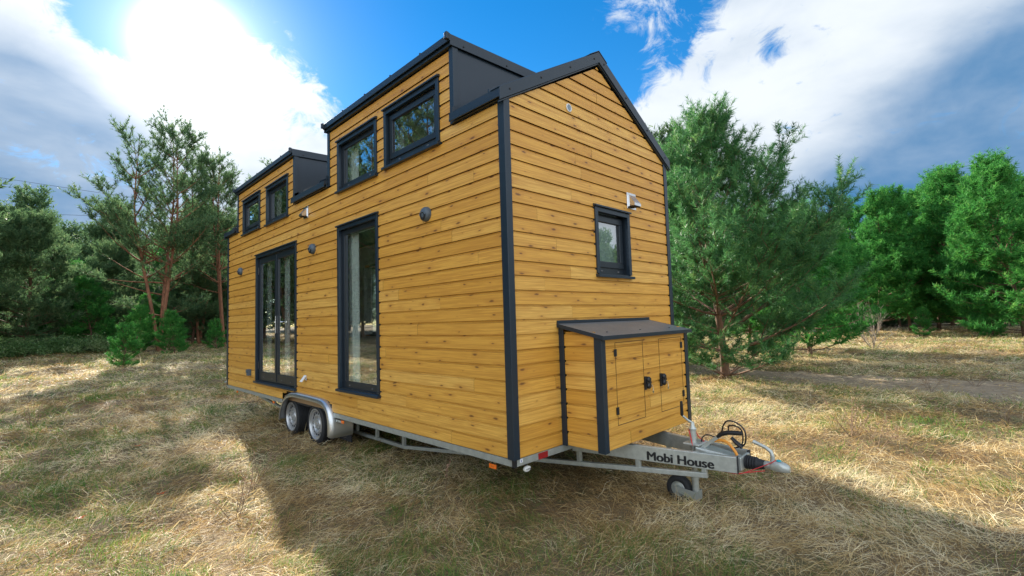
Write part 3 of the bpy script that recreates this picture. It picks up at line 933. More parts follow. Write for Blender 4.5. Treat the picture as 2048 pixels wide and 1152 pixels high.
def box_corner(x, sx, y, sy, z1, wx=.058, wy=.046):
    mb = MB(); t = .010; z0 = -.004
    mb.prism([(x - sx*t, y - sy*t, z0), (x + sx*wy, y - sy*t, z0), (x + sx*wy, y, z0), (x, y, z0), (x, y + sy*wx, z0), (x - sx*t, y + sy*wx, z0)], (0, 0, z1 - z0))
    mb.build('box_corner_trim', TRIM, bx, bevel=.002)
box_corner(BX0, 1, -BD, 1, .862); box_corner(BX1, -1, -BD, 1, .862)
mb = MB(); mb.box((BX0 - .010, -.048, .002), (BX0 - .0002, -.0005, .93)); mb.box((BX1 + .0002, -.048, .002), (BX1 + .010, -.0005, .93)); mb.build('box_corner_trim', TRIM, bx, bevel=.002)
mb = MB()
xa, xb = BX0 - .028, BX1 + .028; yf = -BD - .045
mb.hexa([(xa, yf, .862), (xb, yf, .862), (xb, -.0008, .962), (xa, -.0008, .962), (xa, yf, .868), (xb, yf, .868), (xb, -.0008, .968), (xa, -.0008, .968)])
lid = mb.build('box_lid', LIDTOP, bx, bevel=.002)
mb = MB()
mb.box((xa - .002, yf - .004, .838), (xb + .002, yf - .0003, .869))
for x0_, x1_ in ((xa - .004, xa - .0003), (xb + .0003, xb + .004)):
    mb.hexa([(x0_, yf, .838), (x1_, yf, .838), (x1_, -.001, .938), (x0_, -.001, .938), (x0_, yf, .869), (x1_, yf, .869), (x1_, -.001, .969), (x0_, -.001, .969)])
mb.box((xa, -.011, .9685), (xb, -.001, .993))
mb.build('lid_edge', TRIM, bx, bevel=.0015)
for x in (.72, 1.22, 1.74):
    mb = MB(); mb.lathe([(0, .009), (.005, .007), (.005, 0)], (x, yf + .10, .868 + .10 * .2247), 'z', 10)
    mb.build('screw', BLACK, bx)
# the two doors: thin dark saw cuts in the cladding, hinges and latches
def door_cut(u0, u1, z0, z1):
    c = MB(); w = .003
    d0, d1 = .0006, .0022
    for q in ((u0, u1, z1 - w * 1.2, z1), (u0, u1, z0, z0 + w * 1.2), (u0, u0 + w, z0 + .004, z1 - .004), (u1 - w, u1, z0 + .004, z1 - .004)):
        c.box(MAPGB(q[0], d0, q[2]), MAPGB(q[1], d1, q[3]))
    return c.build('door_gap', DARKH, bx)
for q in ((.737, 1.149, .173, .809), (1.42, 1.843, .171, .804)): door_cut(*q)
for (u, z) in ((.735, .730), (.735, .285), (1.838, .728), (1.838, .280)):
    h = MB(); h.box(MAPGB(u - .018, .002, z - .028), MAPGB(u + .018, .008, z + .028)); h.tube([MAPGB(u, .009, z - .028), MAPGB(u, .009, z + .028)], .006, 8)
    h.build('box_hinge', BLACK, bx, bevel=.002)
for u in (1.172, 1.435):
    lt = MB()
    lt.box(MAPGB(u - .026, .002, .395), MAPGB(u - .004, .014, .505))
    for zz in (.475, .425):
        for k in range(1):
            lt.lathe([(-.0, .026), (-.020, .026), (-.030, .018), (-.032, 0)], (u + .020, -BD - .004, zz), 'y', 20)
    lt.box(MAPGB(u - .01, .012, .440), MAPGB(u + .055, .026, .462))
    lc = lt.build('box_latch', BLACK, bx, smooth=True)
    ky = MB(); ky.tube([MAPGB(u + .055, .030, .430), MAPGB(u + .060, .034, .40), MAPGB(u + .057, .034, .375)], .003, 6)
    ky.lathe([(0, .012), (-.003, .012), (-.003, 0)], MAPGB(u + .057, .034, .372), 'y', 12); ky.build('latch_key', STEEL, bx)

# ------------------------------------------------------------------ trailer
mb = MB()
for y0, y1 in ((-.0, 2.965), (4.617, L)):
    mb.box((.004, y0 + .004, -.052), (.05, y1, -.0005))
mb.box((.0502, .004, -.052), (W - .0502, .05, -.0005)); mb.box((W - .05, .004, -.052), (W - .004, L, -.0005)); mb.box((.0502, L - .05, -.052), (W - .0502, L - .002, -.0005))
chassis = mb.build('chassis', ZINCD, house, bevel=.003)
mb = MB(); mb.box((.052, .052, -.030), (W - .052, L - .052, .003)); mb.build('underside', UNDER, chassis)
mb = MB(); mb.box((-.004, -.004, -.052), (.022, .022, -.0008)); mb.build('corner_cap', BLACK, chassis)
XB, YB = .465, 2.19
sl_ = (1.139 - XB) / (-1.122 - YB)
def bx_(y): return XB + (y - YB) * sl_
for side in (1, -1):
    def X(x): return x if side > 0 else W - x
    t = MB(); w = .038
    zl = lambda y: -.200 - (y + .9) * .0560        # underside of the lower chord, falling to the rear
    # lower chord of the A-frame
    t.bar((X(bx_(-.92)), -.92, zl(-.92) + .018), (X(XB), YB, zl(YB) + .018), w, .036)
    t.bar((X(XB), YB, zl(YB) + .0175), (X(XB), 5.6, -.372 + .018), w, .036)
    t.bar((X(XB), 5.6, -.372 + .0175), (X(XB), L - .3, -.262 + .018), w, .036)
    # upper chord behind the perimeter
    t.bar((X(XB), YB, -.076), (X(XB), L - .05, -.076), w, .04)
    t.bar((X(bx_(.14)), .14, -.0765), (X(XB), YB, -.0765), w, .04)
    for y in (-.90, -.405, .105, .62, 1.30): t.bar((X(bx_(y)), y, zl(y) + .036), (X(bx_(y)), y, -.08), .036, .036, (0, 1, 0))
    for y in (2.21, 2.80, 3.3, 4.7, 5.6, 6.3, 6.9): t.bar((X(XB), y, (zl(YB) if y < 5.7 else -.372 + (y - 5.6) * .077) + .03), (X(XB), y, -.08), .036, .036, (0, 1, 0))
    t.build('chassis_truss', ZINC, house, bevel=.003)
    # upper drawbar beam, the deep one that carries the lettering
    u = MB()
    a, b = Vector((X(bx_(.16)), .16, -.078)), Vector((X(1.139), -1.122, -.078))
    u.bar(a, b, .040, .114)
    beam = u.build('drawbar_beam', ZINC, house, bevel=.004)
    v_ = MB(); d = (b - a).normalized()
    v_.bar(b + d * .0005, b + d * .004, .044, .120); v_.build('end_plate', RUBBER, beam)
mb = MB()
for y in (-.05, .9, 2.2, 5.6, 6.9): mb.box((XB if y > 2 else bx_(y), y, -.11), (W - XB if y > 2 else W - bx_(y), y + .04, -.057))
mb.build('cross_member', ZINCD, house)

# lettering on the near drawbar face
def text_mesh(s, size, offset=0.0, ext=.0006):
    cu = bpy.data.curves.new('lettering', 'FONT'); cu.body = s; cu.size = size; cu.extrude = ext; cu.offset = offset
    to = bpy.data.objects.new('lettering', cu); col.objects.link(to)
    dg = bpy.context.evaluated_depsgraph_get(); me_ = bpy.data.meshes.new_from_object(to.evaluated_get(dg))
    bpy.data.objects.remove(to); bpy.data.curves.remove(cu)
    return me_
me_ = text_mesh('Mobi House', 1.0, 0.0, .006)
bmt = bmesh.new()
for k in range(5):                            # thickened strokes
    n0 = len(bmt.verts); bmt.from_mesh(me_); bmt.verts.ensure_lookup_table()
    for v_ in bmt.verts[n0:]: v_.co.x += (k - 2) * .021; v_.co.z += k * .0006; v_.co.y += (.016 if k % 2 else -.008)
bmt.to_mesh(me_); bmt.free()
me_.transform(Matrix.Scale(.1, 4))
vs = np.array([v.co[:] for v in me_.vertices])
wd, ht = vs[:, 0].max() - vs[:, 0].min(), .0729
me_.transform(Matrix.Translation((-vs[:, 0].min(), 0, 0)))
y_a, y_b, zb_, hcap = -.482, -.972, -.122, .068
d = Vector((bx_(y_b) - bx_(y_a), y_b - y_a, 0)); ln = d.length; d.normalize()
nrm = Vector((d.y, -d.x, 0)); nrm = nrm if nrm.x < 0 else -nrm
Mt = Matrix(((d.x * ln / wd, 0, nrm.x, 0), (d.y * ln / wd, 0, nrm.y, 0), (0, hcap / ht, 0, 0), (0, 0, 0, 1)))
me_.transform(Mt)
p0 = Vector((bx_(y_a), y_a, zb_)) + nrm * .0212
me_.materials.clear(); me_.materials.append(INK)
along = lambda co: Vector((co[0], co[1], 0)).dot(d)
ts_ = sorted(along(v_.co) for v_ in me_.vertices)
gi = max(range(1, len(ts_)), key=lambda i: ts_[i] - ts_[i - 1]); cut_ = (ts_[gi] + ts_[gi - 1]) / 2
for word in (0, 1):
    mw = me_.copy(); bw = bmesh.new(); bw.from_mesh(mw)
    bmesh.ops.delete(bw, geom=[v_ for v_ in bw.verts if (along(v_.co) > cut_) != bool(word)], context='VERTS')
    bw.to_mesh(mw); bw.free()
    lt = bpy.data.objects.new('lettering', mw); col.objects.link(lt); lt.location = p0 - ORG[house.name]; lt.parent = house

# overrun hitch in the centre
mb = MB()
mb.hexa([(1.165, -.80, -.115), (1.335, -.80, -.115), (1.305, -1.115, -.105), (1.195, -1.115, -.105), (1.165, -.80, -.008), (1.335, -.80, -.008), (1.29, -1.115, -.045), (1.21, -1.115, -.045)])
mb.box((1.17, -.83, -.0075), (1.33, -.70, .010))
mb.box((1.16, -1.14, -.125), (1.34, -1.1155, -.03))
hitch = mb.build('overrun_hitch', ZINC, house, bevel=.006)
mb = MB()
prof = [(0, .030)]
for k in range(5):
    y = -.006 - k * .0165; prof += [(y, .050 - k * .0018), (y - .008, .050 - k * .0018), (y - .0115, .038)]
prof += [(-.09, .036), (-.128, .031), (-.128, 0)]
mb.lathe(prof, (1.25, -1.14, -.075), 'y', 28)
mb.build('bellows', RUBBER, hitch, smooth=True, angle=50)
mb = MB()
mb.lathe([(0, .021), (-.02, .026), (-.055, .026)], (1.25, -1.262, -.072), 'y', 20)
sec = [(-1.31, .030, -.098, -.040), (-1.335, .036, -.102, -.030), (-1.365, .040, -.104, -.032), (-1.395, .038, -.104, -.040), (-1.420, .028, -.102, -.052), (-1.432, .012, -.098, -.066)]
vs, fs = [], []
for (y, w, z0, z1) in sec:
    for k in range(12):
        a = 2 * math.pi * k / 12; ca, sa = math.cos(a), math.sin(a)
        vs.append((1.25 + w * math.copysign(abs(ca) ** .6, ca), y, (z0 + z1) / 2 + (z1 - z0) / 2 * math.copysign(abs(sa) ** .7, sa)))
for i in range(len(sec) - 1):
    for k in range(12): fs.append((i*12 + k, i*12 + (k+1) % 12, (i+1)*12 + (k+1) % 12, (i+1)*12 + k))
fs += [tuple(range(12)), tuple(range((len(sec)-1)*12, len(sec)*12))]
mb.add(vs, fs); cp = mb.build('coupling_head', ZINC, hitch, smooth=True)
mb = MB(); mb.lathe([(0, .017), (.006, .016), (.006, 0)], (1.25, -1.362, -.032), 'z', 20); mb.build('coupling_cap', TEAL, hitch, smooth=True)
mb = MB(); mb.tube([(1.25, -1.318, -.045), (1.25, -1.325, -.01), (1.25, -1.315, .025), (1.25, -1.28, .050), (1.25, -1.235, .066), (1.25, -1.20, .078)], [.014, .015, .013, .012, .012, .014], 12)
mb.build('coupling_lever', ZINC, hitch, smooth=True)
# handbrake
mb = MB(); mb.bar((1.22, -.80, -.045), (1.22, -.975, .092), .010, .026)
hb = mb.build('handbrake_lever', ZINC, house, bevel=.002)
mb = MB(); mb.tube([(1.22, -.955, .080), (1.22, -.985, .105), (1.22, -1.03, .122), (1.22, -1.09, .128), (1.22, -1.14, .130)], [.013, .017, .017, .017, .015], 12)
mb.build('handbrake_grip', BLACK, hb, smooth=True)
# cables, hose, breakaway cord
def spline(pts, n=8):
    pts = [Vector(p) for p in pts]; out = []
    P_ = [pts[0]] + pts + [pts[-1]]
    for i in range(len(pts) - 1):
        a, b, c, d = P_[i:i+4]
        for k in range(n):
            t = k / n
            out.append(.5 * ((2*b) + (c - a)*t + (2*a - 5*b + 4*c - d)*t*t + (-a + 3*b - 3*c + d)*t**3))
    out.append(pts[-1]); return out
mb = MB(); mb.tube(spline([(1.30, -.86, -.01), (1.29, -.90, .045), (1.28, -.96, .10), (1.26, -.99, .165), (1.24, -1.03, .205), (1.24, -1.09, .20), (1.24, -1.14, .165), (1.24, -1.155, .11), (1.25, -1.14, .05), (1.26, -1.11, .03)]), .0058, 8)
mb.tube(spline([(1.27, -1.02, .115), (1.26, -1.03, .165), (1.25, -1.08, .172), (1.25, -1.12, .15), (1.25, -1.13, .09), (1.26, -1.11, .03), (1.28, -1.05, .0)]), .0052, 8)
mb.tube(spline([(1.28, -.80, .0), (1.27, -.82, .05), (1.27, -.86, .072), (1.27, -.92, .060), (1.28, -.97, .03)]), .005, 8)
mb.tube([(1.255, -1.045, .082), (1.255, -1.075, .052), (1.255, -1.12, .020)], [.012, .017, .015], 10)
mb.build('electric_cable', BLACK, house, smooth=True)
mb = MB(); mb.tube(spline([(1.23, -.93, .045), (1.225, -.985, .058), (1.225, -1.03, .045), (1.225, -1.075, -.005), (1.225, -1.09, -.035)]), .0105, 10)
mb.build('brake_hose', ORHOSE, house, smooth=True)
mb = MB(); mb.tube(spline([(1.17, -.78, -.002), (1.20, -.755, .05), (1.21, -.74, .095), (1.25, -.72, .098), (1.285, -.745, .095), (1.29, -.78, .04), (1.30, -.83, -.0)]), .0042, 6)
mb.tube(spline([(1.13, -.93, -.142), (1.13, -1.05, -.140), (1.14, -1.13, -.138), (1.19, -1.22, -.10), (1.215, -1.32, -.045), (1.235, -1.345, -.028), (1.25, -1.35, -.040)]), .0030, 6)
mb.tube(spline([(1.14, -1.12, -.140), (1.18, -1.20, -.122), (1.21, -1.28, -.105)]), .0035, 6)
mb.build('breakaway_cord', REDCORD, house, smooth=True)
# jockey wheel
mb = MB()
mb.tube([(1.235, -.757, -.44), (1.235, -.757, -.21)], .026, 16)
mb.tube([(1.235, -.757, -.215), (1.235, -.757, .10)], .021, 16)
mb.tube([(1.235, -.757, .008), (1.235, -.757, .10)], .026, 16)
mb.tube([(1.235, -.757, .10), (1.235, -.757, .112), (1.235, -.757, .130), (1.235, -.757, .165)], [.028, .030, .018, .014], 16)
mb.tube([(1.235, -.757, -.275), (1.235, -.757, -.255)], .031, 16)
jw = mb.build('jockey_wheel', ZINC, house, smooth=True)
mb = MB(); mb.tube(spline([(1.235, -.757, .158), (1.215, -.735, .175), (1.185, -.715, .205), (1.175, -.708, .215)]), .009, 8); mb.build('crank', ZINC, jw, smooth=True)
mb = MB(); mb.tube([(1.172, -.706, .215), (1.172, -.706, .225), (1.172, -.706, .325), (1.172, -.706, .33)], [.008, .013, .011, .006], 10); mb.build('crank_grip', BLACK, jw, smooth=True)
mb = MB()
for xx in (1.192, 1.282):
    mb.hexa([(xx - .002, -.60, -.392), (xx + .002, -.60, -.392), (xx + .002, -.785, -.430), (xx - .002, -.785, -.430), (xx - .002, -.60, -.352), (xx + .002, -.60, -.352), (xx + .002, -.785, -.362), (xx - .002, -.785, -.362)])
mb.box((1.1945, -.785, -.43), (1.2795, -.781, -.362)); mb.build('fork', ZINCD, jw, bevel=.001)
mb = MB(); jc = (1.236, -.622, -.373)
mb.lathe([(-.028, .056), (-.034, .070), (-.033, .090), (-.022, .100), (0, .103), (.022, .100), (.033, .090), (.034, .070), (.028, .056)], jc, 'x', 40); mb.build('jockey_tyre', RUBBER, jw, smooth=True, angle=50)
mb = MB(); mb.lathe([(-.026, .060), (-.030, .054), (-.022, .050), (-.010, .042), (-.014, .022), (-.036, .016), (-.036, 0)], jc, 'x', 32); mb.build('jockey_rim', ZINC, jw, smooth=True)
mb = MB(); mb.lathe([(.026, .066), (.030, .060), (.022, .054), (.010, .045), (.014, .022), (.036, .016), (.036, 0)], jc, 'x', 32); mb.build('jockey_rim', ZINC, jw, smooth=True)

# road wheels
def wheel(x, y, out):
    R, RR, wdt = .252, .188, .185
    s = out                                    # -1: outer face towards -X
    c = (x, y, GZ + R - .006)
    mb = MB()
    pr = [(0.012, RR - .004), (0.004, RR + .006), (0, RR + .022), (.006, R - .022), (.022, R - .006), (.034, R)]
    for k in range(5):
        a = .034 + k * .024; pr += [(a + .002, R), (a + .018, R), (a + .0185, R - .007), (a + .0235, R - .007)]
    pr += [(wdt - .03, R), (wdt - .014, R - .01), (wdt, R - .04), (wdt - .004, RR)]
    mb.lathe([(-s * t, r) for t, r in pr], c, 'x', 72)
    w = mb.build('wheel', RUBBER, house, smooth=True, angle=28)
    # tread blocks
    for (t0, t1) in ((.012, .034), (wdt - .034, wdt - .012)):
        tb = MB()
        for k in range(72):
            a = 2 * math.pi * k / 72
            r0, r1 = R - .008, R + .0015
            q = []
            for rr in (r0, r1):
                for (aa, tt) in ((a, t0), (a + .052, t0), (a + .052, t1), (a, t1)):
                    q.append((c[0] - s * tt, c[1] + rr * math.cos(aa), c[2] + rr * math.sin(aa)))
            tb.hexa(q)
        tb.build('tread', RUBBER, w)
    rm = MB()
    rm.lathe([(-s * t, r) for t, r in [(.016, RR), (.004, RR + .002), (.004, RR - .006), (.014, RR - .012), (.026, RR - .016), (.030, RR - .030), (.050, RR - .034), (.052, RR - .042), (.040, RR - .052),
              (.030, .118), (.028, .100), (.040, .086), (.046, .070), (.030, .060), (.026, .045), (.026, .034), (.014, .032), (.012, .010), (.012, 0)]], c, 'x', 64)
    rm.build('rim', RIM, w, smooth=True, angle=40)
    hl = MB(); N = 14
    for k in range(N):
        a = 2 * math.pi * k / N
        hl.lathe([(s * .0, .015), (s * .003, .015), (s * .003, 0)], (c[0] - s * .0345, c[1] + .130 * math.cos(a), c[2] + .130 * math.sin(a)), 'x', 10)
    hl.build('rim_hole_disc', DARKH, w)  # dark discs on the rim, their colour standing for shade in open holes
    nt_ = MB()
    for k in range(5):
        a = 2 * math.pi * k / 5 + .3
        nt_.lathe([(0, .011), (s * .012, .010), (s * .012, 0)], (c[0] - s * .030, c[1] + .053 * math.cos(a), c[2] + .053 * math.sin(a)), 'x', 6)
    nt_.build('wheel_nut', ZINCD, w)
    return w
for y in (3.555, 4.352):
    tag(wheel(.030, y, -1), None); tag(wheel(W - .030, y, 1), None)
mb = MB()
for y in (3.555, 4.352): mb.box((.21, y - .04, -.27), (W - .21, y + .04, -.18))
mb.build('axle', ZINCD, house, bevel=.01)
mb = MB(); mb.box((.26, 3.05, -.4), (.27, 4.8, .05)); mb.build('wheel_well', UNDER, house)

# tandem mudguard
def fender(side):
    def X(x): return x if side < 0 else W - x
    pth = spline([(4.598, -.262), (4.578, -.16), (4.50, -.040), (4.40, .052), (4.25, .118), (4.06, .146), (3.80, .150), (3.45, .148), (3.20, .138), (3.07, .098), (2.985, .030), (2.945, -.060), (2.930, -.160), (2.930, -.245), (2.945, -.285)], 5)
    sec = [(.225, 0), (.06, 0), (.0, -.0), (-.030, -.004), (-.046, -.013), (-.056, -.030), (-.060, -.058), (-.058, -.061), (-.052, -.034), (-.042, -.018), (-.028, -.010), (.0, -.006), (.06, -.006), (.225, -.006)]
    mb = MB(); n = len(sec)
    for i, p in enumerate(pth):
        d = (pth[min(i+1, len(pth)-1)] - pth[max(i-1, 0)]).normalized()
        nr = Vector((d.y, -d.x, 0)) if False else Vector((-d[1], d[0], 0))
        # path runs towards -Y; outward normal of the arch
        nr = Vector((d[1], -d[0], 0)); 
        if nr[1] < 0 and abs(nr[1]) > .3: nr = -nr
        if i > 0 and nr.dot(prev) < 0: nr = -nr
        prev = nr
        for (xx, h) in sec:
            mb.v.append((X(xx), p[0] + nr[0] * h, p[1] + nr[1] * h))
    for i in range(len(pth) - 1):
        for k in range(n):
            mb.f.append((i*n + k, i*n + (k+1) % n, (i+1)*n + (k+1) % n, (i+1)*n + k))
    mb.f.append(tuple(range(n))); mb.f.append(tuple(range((len(pth)-1)*n, len(pth)*n)))
    return mb.build('mudguard', FEND, house, smooth=True, angle=40)
fender(-1); fender(1)
mb = MB(); mb.bar((.02, 2.925, -.085), (.02, 2.80, -.085), .012, .022); mb.lathe([(0, .010), (-.008, .009), (-.008, 0)], (.013, 2.88, -.085), 'x', 8); mb.build('mudguard_bracket', ZINC, house)

# marker lights and reflectors
for y, z in ((2.775, -.085), (5.007, -.085), (6.80, -.085)):
    mb = MB(); mb.box((.018, y - .032, z - .016), (.030, y + .032, z + .016)); mb.build('side_reflector', ORANGE, house, bevel=.003)
mb = MB(); mb.box((.030, .235, -.115), (.044, .312, -.080)); r1 = mb.build('side_marker_light', ORANGE, house, bevel=.004)
mb = MB(); mb.box((.034, .27, -.079), (.040, .28, -.053)); mb.box((.0295, .262, -.102), (.0299, .266, -.092)); mb.box((.0295, .282, -.102), (.0299, .286, -.092)); mb.build('marker_bracket', BLACK, r1)
mb = MB(); vs = []
mb.lathe([(-.002, .036), (-.014, .034), (-.020, .022), (-.021, 0)], (0, 0, 0), 'y', 28)
mb.v = [(.185 + a, .062 + b, -.108 + c * .62) for a, b, c in mb.v]; fm = mb.build('front_marker_light', LENS, house, smooth=True)
mb = MB()
for dx in (-.016, 0, .016): mb.lathe([(-.0215, .006), (-.0225, .006), (-.0225, .0035), (-.0215, .0035)], (.185 + dx, .062, -.108), 'y', 12, closed=True)
mb.build('lens_ring', BLACK, fm)
mb = MB(); mb.box((.178, .063, -.092), (.192, .075, -.0525)); mb.build('marker_bracket', BLACK, fm)
mb = MB(); mb.box((.258, .0015, -.050), (.366, .0036, -.004)); mb.build('red_reflector', RED, house)
mb = MB(); mb.box((.060, .0020, -.030), (.088, .0036, -.003)); st_ = mb.build('sticker', WHITEP, house)
mb = MB(); mb.box((.070, .0012, -.026), (.076, .0018, -.009)); mb.build('sticker_print', simple('blue_print', (.03, .06, .3), .5), st_)
# rear coupling bits
mb = MB(); mb.bar((.05, L, .02), (.05, L + .32, .02), .03, .03); mb.box((.0, L + .013, -.03), (.04, L + .05, .12)); mb.build('rear_support', ZINCD, house)

# ------------------------------------------------------------------ vegetation
CV = Vector(CAM)
FP = 955.3
def at_px(px, depth, py=None):
    """ground point seen in the column px at the given distance along the view"""
    py = 640 if py is None else py
    for _ in range(12):
        p = CV + depth * (fwd + right * ((px - 1024) / FP) - up * ((py - 576) / FP))
        z = gz(p.x, p.y)
        py += (p.z - z) / depth * FP * .98
    return Vector((p.x, p.y, z)), py
def at_ray(px, py, depth):
    return CV + depth * (fwd + right * ((px - 1024) / FP) - up * ((py - 576) / FP))

def norm(a): return a / (np.linalg.norm(a, axis=-1, keepdims=True) + 1e-9)

def pine_arrays(seed, H, base, Lmax, step=.26, whorl=.42, nb=5, needle=.07, nw=.007, dens=120, r0=.09, stems=1, prof='young',
                bias=None, ratio=.55, maxlev=2, ned_nodes=2, wob=.03, low_angle=8, top_angle=58, open_=0.0, angs=(25, 65)):
    rnd = random.Random(seed); rg = np.random.default_rng(seed)
    shoots, segs, trunks = [], [], []
    UPV = np.array([0, 0, 1.0])
    def rv(s): return np.array([rnd.gauss(0, s), rnd.gauss(0, s), rnd.gauss(0, s)])
    def grow(p, d, length, r, lev, upc):
        n = max(1, int(round(length / step)))
        sp = length / n
        for i in range(n):
            t = i / n
            d = d + UPV * upc + rv(.07); d = d / np.linalg.norm(d)
            q = p + d * sp
            ra, rb = r * (1 - t) + .003, r * (1 - (i + 1) / n) + .003
            segs.append((p, q, ra, rb))
            rem = length * (1 - (i + 1) / n)
            if i >= n - ned_nodes or (lev > 0 and rem < step * 1.7): shoots.append((p, q, -.12 + .1 * (i == n - 1)))
            if lev < maxlev and (i > 0 or lev > 0 or n <= 2) and rnd.random() > open_:
                k = 2 if rnd.random() < .75 else 3
                side = np.cross(d, UPV); ns = np.linalg.norm(side)
                side = side / ns if ns > .1 else norm(rv(1)[None])[0]
                for j in range(k):
                    sg = (1, -1, rnd.choice((1, -1)))[j]
                    cd = d * rnd.uniform(.5, .9) + side * sg * rnd.uniform(.45, .95) + UPV * rnd.uniform(-.05, .35) * (1 if j < 2 else 2)
                    cl = max(step * .8, (rem + step) * ratio * rnd.uniform(.6, 1.1))
                    grow(q, cd / np.linalg.norm(cd), cl, max(.004, rb * .5), lev + 1, upc * 1.2)
            p = q
        # terminal candles
        e = d + UPV * .25; e = e / np.linalg.norm(e)
        shoots.append((p, p + e * step * rnd.uniform(.7, 1.0), .16))
        ref = np.cross(e, UPV if abs(e[2]) < .9 else np.array([1., 0, 0])); ref = ref / np.linalg.norm(ref); rf2 = np.cross(e, ref)
        kk = 4 if lev == 0 else 3 if lev == 1 else 2; a0_ = rnd.uniform(0, 6.28)
        for q_ in range(kk):
            aa = a0_ + 6.283 * q_ / kk
            f_ = e + (ref * math.cos(aa) + rf2 * math.sin(aa)) * rnd.uniform(.7, 1.0) + UPV * .2; f_ = f_ / np.linalg.norm(f_)
            shoots.append((p, p + f_ * step * rnd.uniform(.45, .75), .10))
    for sidx in range(stems):
        n = 14
        off = np.array([0, 0, 0.0]); lean = rv(.05) if stems == 1 else np.array([math.cos(2.1 * sidx + 1) * .09, math.sin(2.1 * sidx + 1) * .09, 0])
        lean[2] = 0
        Hs = H * (1 if sidx == 0 else rnd.uniform(.86, .97))
        pts = []
        w1, w2, ph = rnd.uniform(.5, 1) * wob, rnd.uniform(.5, 1) * wob, rnd.uniform(0, 6)
        for i in range(n + 1):
            t = i / n
            pts.append(np.array([lean[0] * H * min(1, t * 1.5) + w1 * H * math.sin(ph + t * 5) * t, lean[1] * H * min(1, t * 1.5) + w2 * H * math.cos(ph + t * 4.3) * t, Hs * t - .1]))
        rr = [r0 * (1.25 if i == 0 else 1) * (1 - i / n) ** .8 * (.8 if stems > 1 else 1) + .006 for i in range(n + 1)]
        trunks.append((pts, rr))
        h = base if sidx == 0 else max(base, Hs * .35)
        while h < Hs - .25:
            t = h / Hs
            f = t * n; i = min(n - 1, int(f)); p = pts[i] * (1 - (f - i)) + pts[i + 1] * (f - i)
            if prof == 'young': ll = Lmax * min(1, .55 + 2.2 * (t - base / Hs + .05)) * (1 - t) ** .9 * 1.32
            elif prof == 'tall': ll = Lmax * min(1, .35 + 1.6 * t) * (1 - t) ** .55
            else: ll = Lmax * (1 - t) ** .55
            ll = max(.35, ll)
            k = nb + rnd.choice((-1, 0, 0, 1)) - (1 if t > .5 else 0); a0 = rnd.uniform(0, 6.28)
            for j in range(k):
                a = a0 + 2 * math.pi * j / k + rnd.uniform(-.35, .35)
                el = math.radians(low_angle + (top_angle - low_angle) * t ** 1.3 + rnd.gauss(0, 7))
                l = ll * rnd.uniform(.62, 1.1)
                if h <= base + whorl * 1.3 and prof == 'young': l *= .8
                if bias is not None: l *= 1 + bias[2] * max(0, math.cos(a - math.atan2(bias[1], bias[0]))) * math.sin(math.pi * min(1, .12 + t / .75))
                if stems > 1: l *= .8
                d = np.array([math.cos(a) * math.cos(el), math.sin(a) * math.cos(el), math.sin(el)])
                grow(p + np.array([0, 0, rnd.uniform(-.06, .06)]), d, l, .010 + .018 * l * r0 / .09 * .5, 0, .07 + .07 * t)
            h += whorl * rnd.uniform(.75, 1.2) * (1 - .35 * t)
        for q_ in range(3): shoots.append((pts[-1] + np.array([0, 0, -step * (2 - q_) * .8]), pts[-1] + np.array([0, 0, -step * (1 - q_) * .8]), .1))
        segs.append((pts[-1], pts[-1] + np.array([0, 0, step * .75]), .008, .004))
    A = np.array([s[0] for s in shoots]); B = np.array([s[1] for s in shoots])
    Ls = np.linalg.norm(B - A, axis=1)
    cnt = np.maximum(4, (Ls * dens * rg.uniform(.7, 1.3, len(Ls))).astype(int))
    idx = np.repeat(np.arange(len(A)), cnt); N = len(idx)
    ax = norm(B - A)[idx]; tt = rg.random(N)[:, None]
    pos = A[idx] + (B - A)[idx] * tt
    rad = norm(np.cross(ax, rg.normal(size=(N, 3))))
    ang = np.radians(rg.uniform(angs[0], angs[1], N))[:, None]
    nd = norm(ax * np.cos(ang) + rad * np.sin(ang) + np.array([0, 0, .12]))
    ln = needle * rg.uniform(.7, 1.2, N)[:, None]
    sd = norm(np.cross(nd, rg.normal(size=(N, 3)))) * nw * .5
    v = np.stack([pos - sd, pos + sd, pos + nd * ln], 1).reshape(-1, 3)
    stint = (rg.normal(.46, .14, len(A)) + np.array([s_[2] for s_ in shoots]))[idx] + rg.normal(0, .12, N)
    return v, np.arange(N * 3).reshape(-1, 3), np.clip(stint, 0, 1), segs, trunks

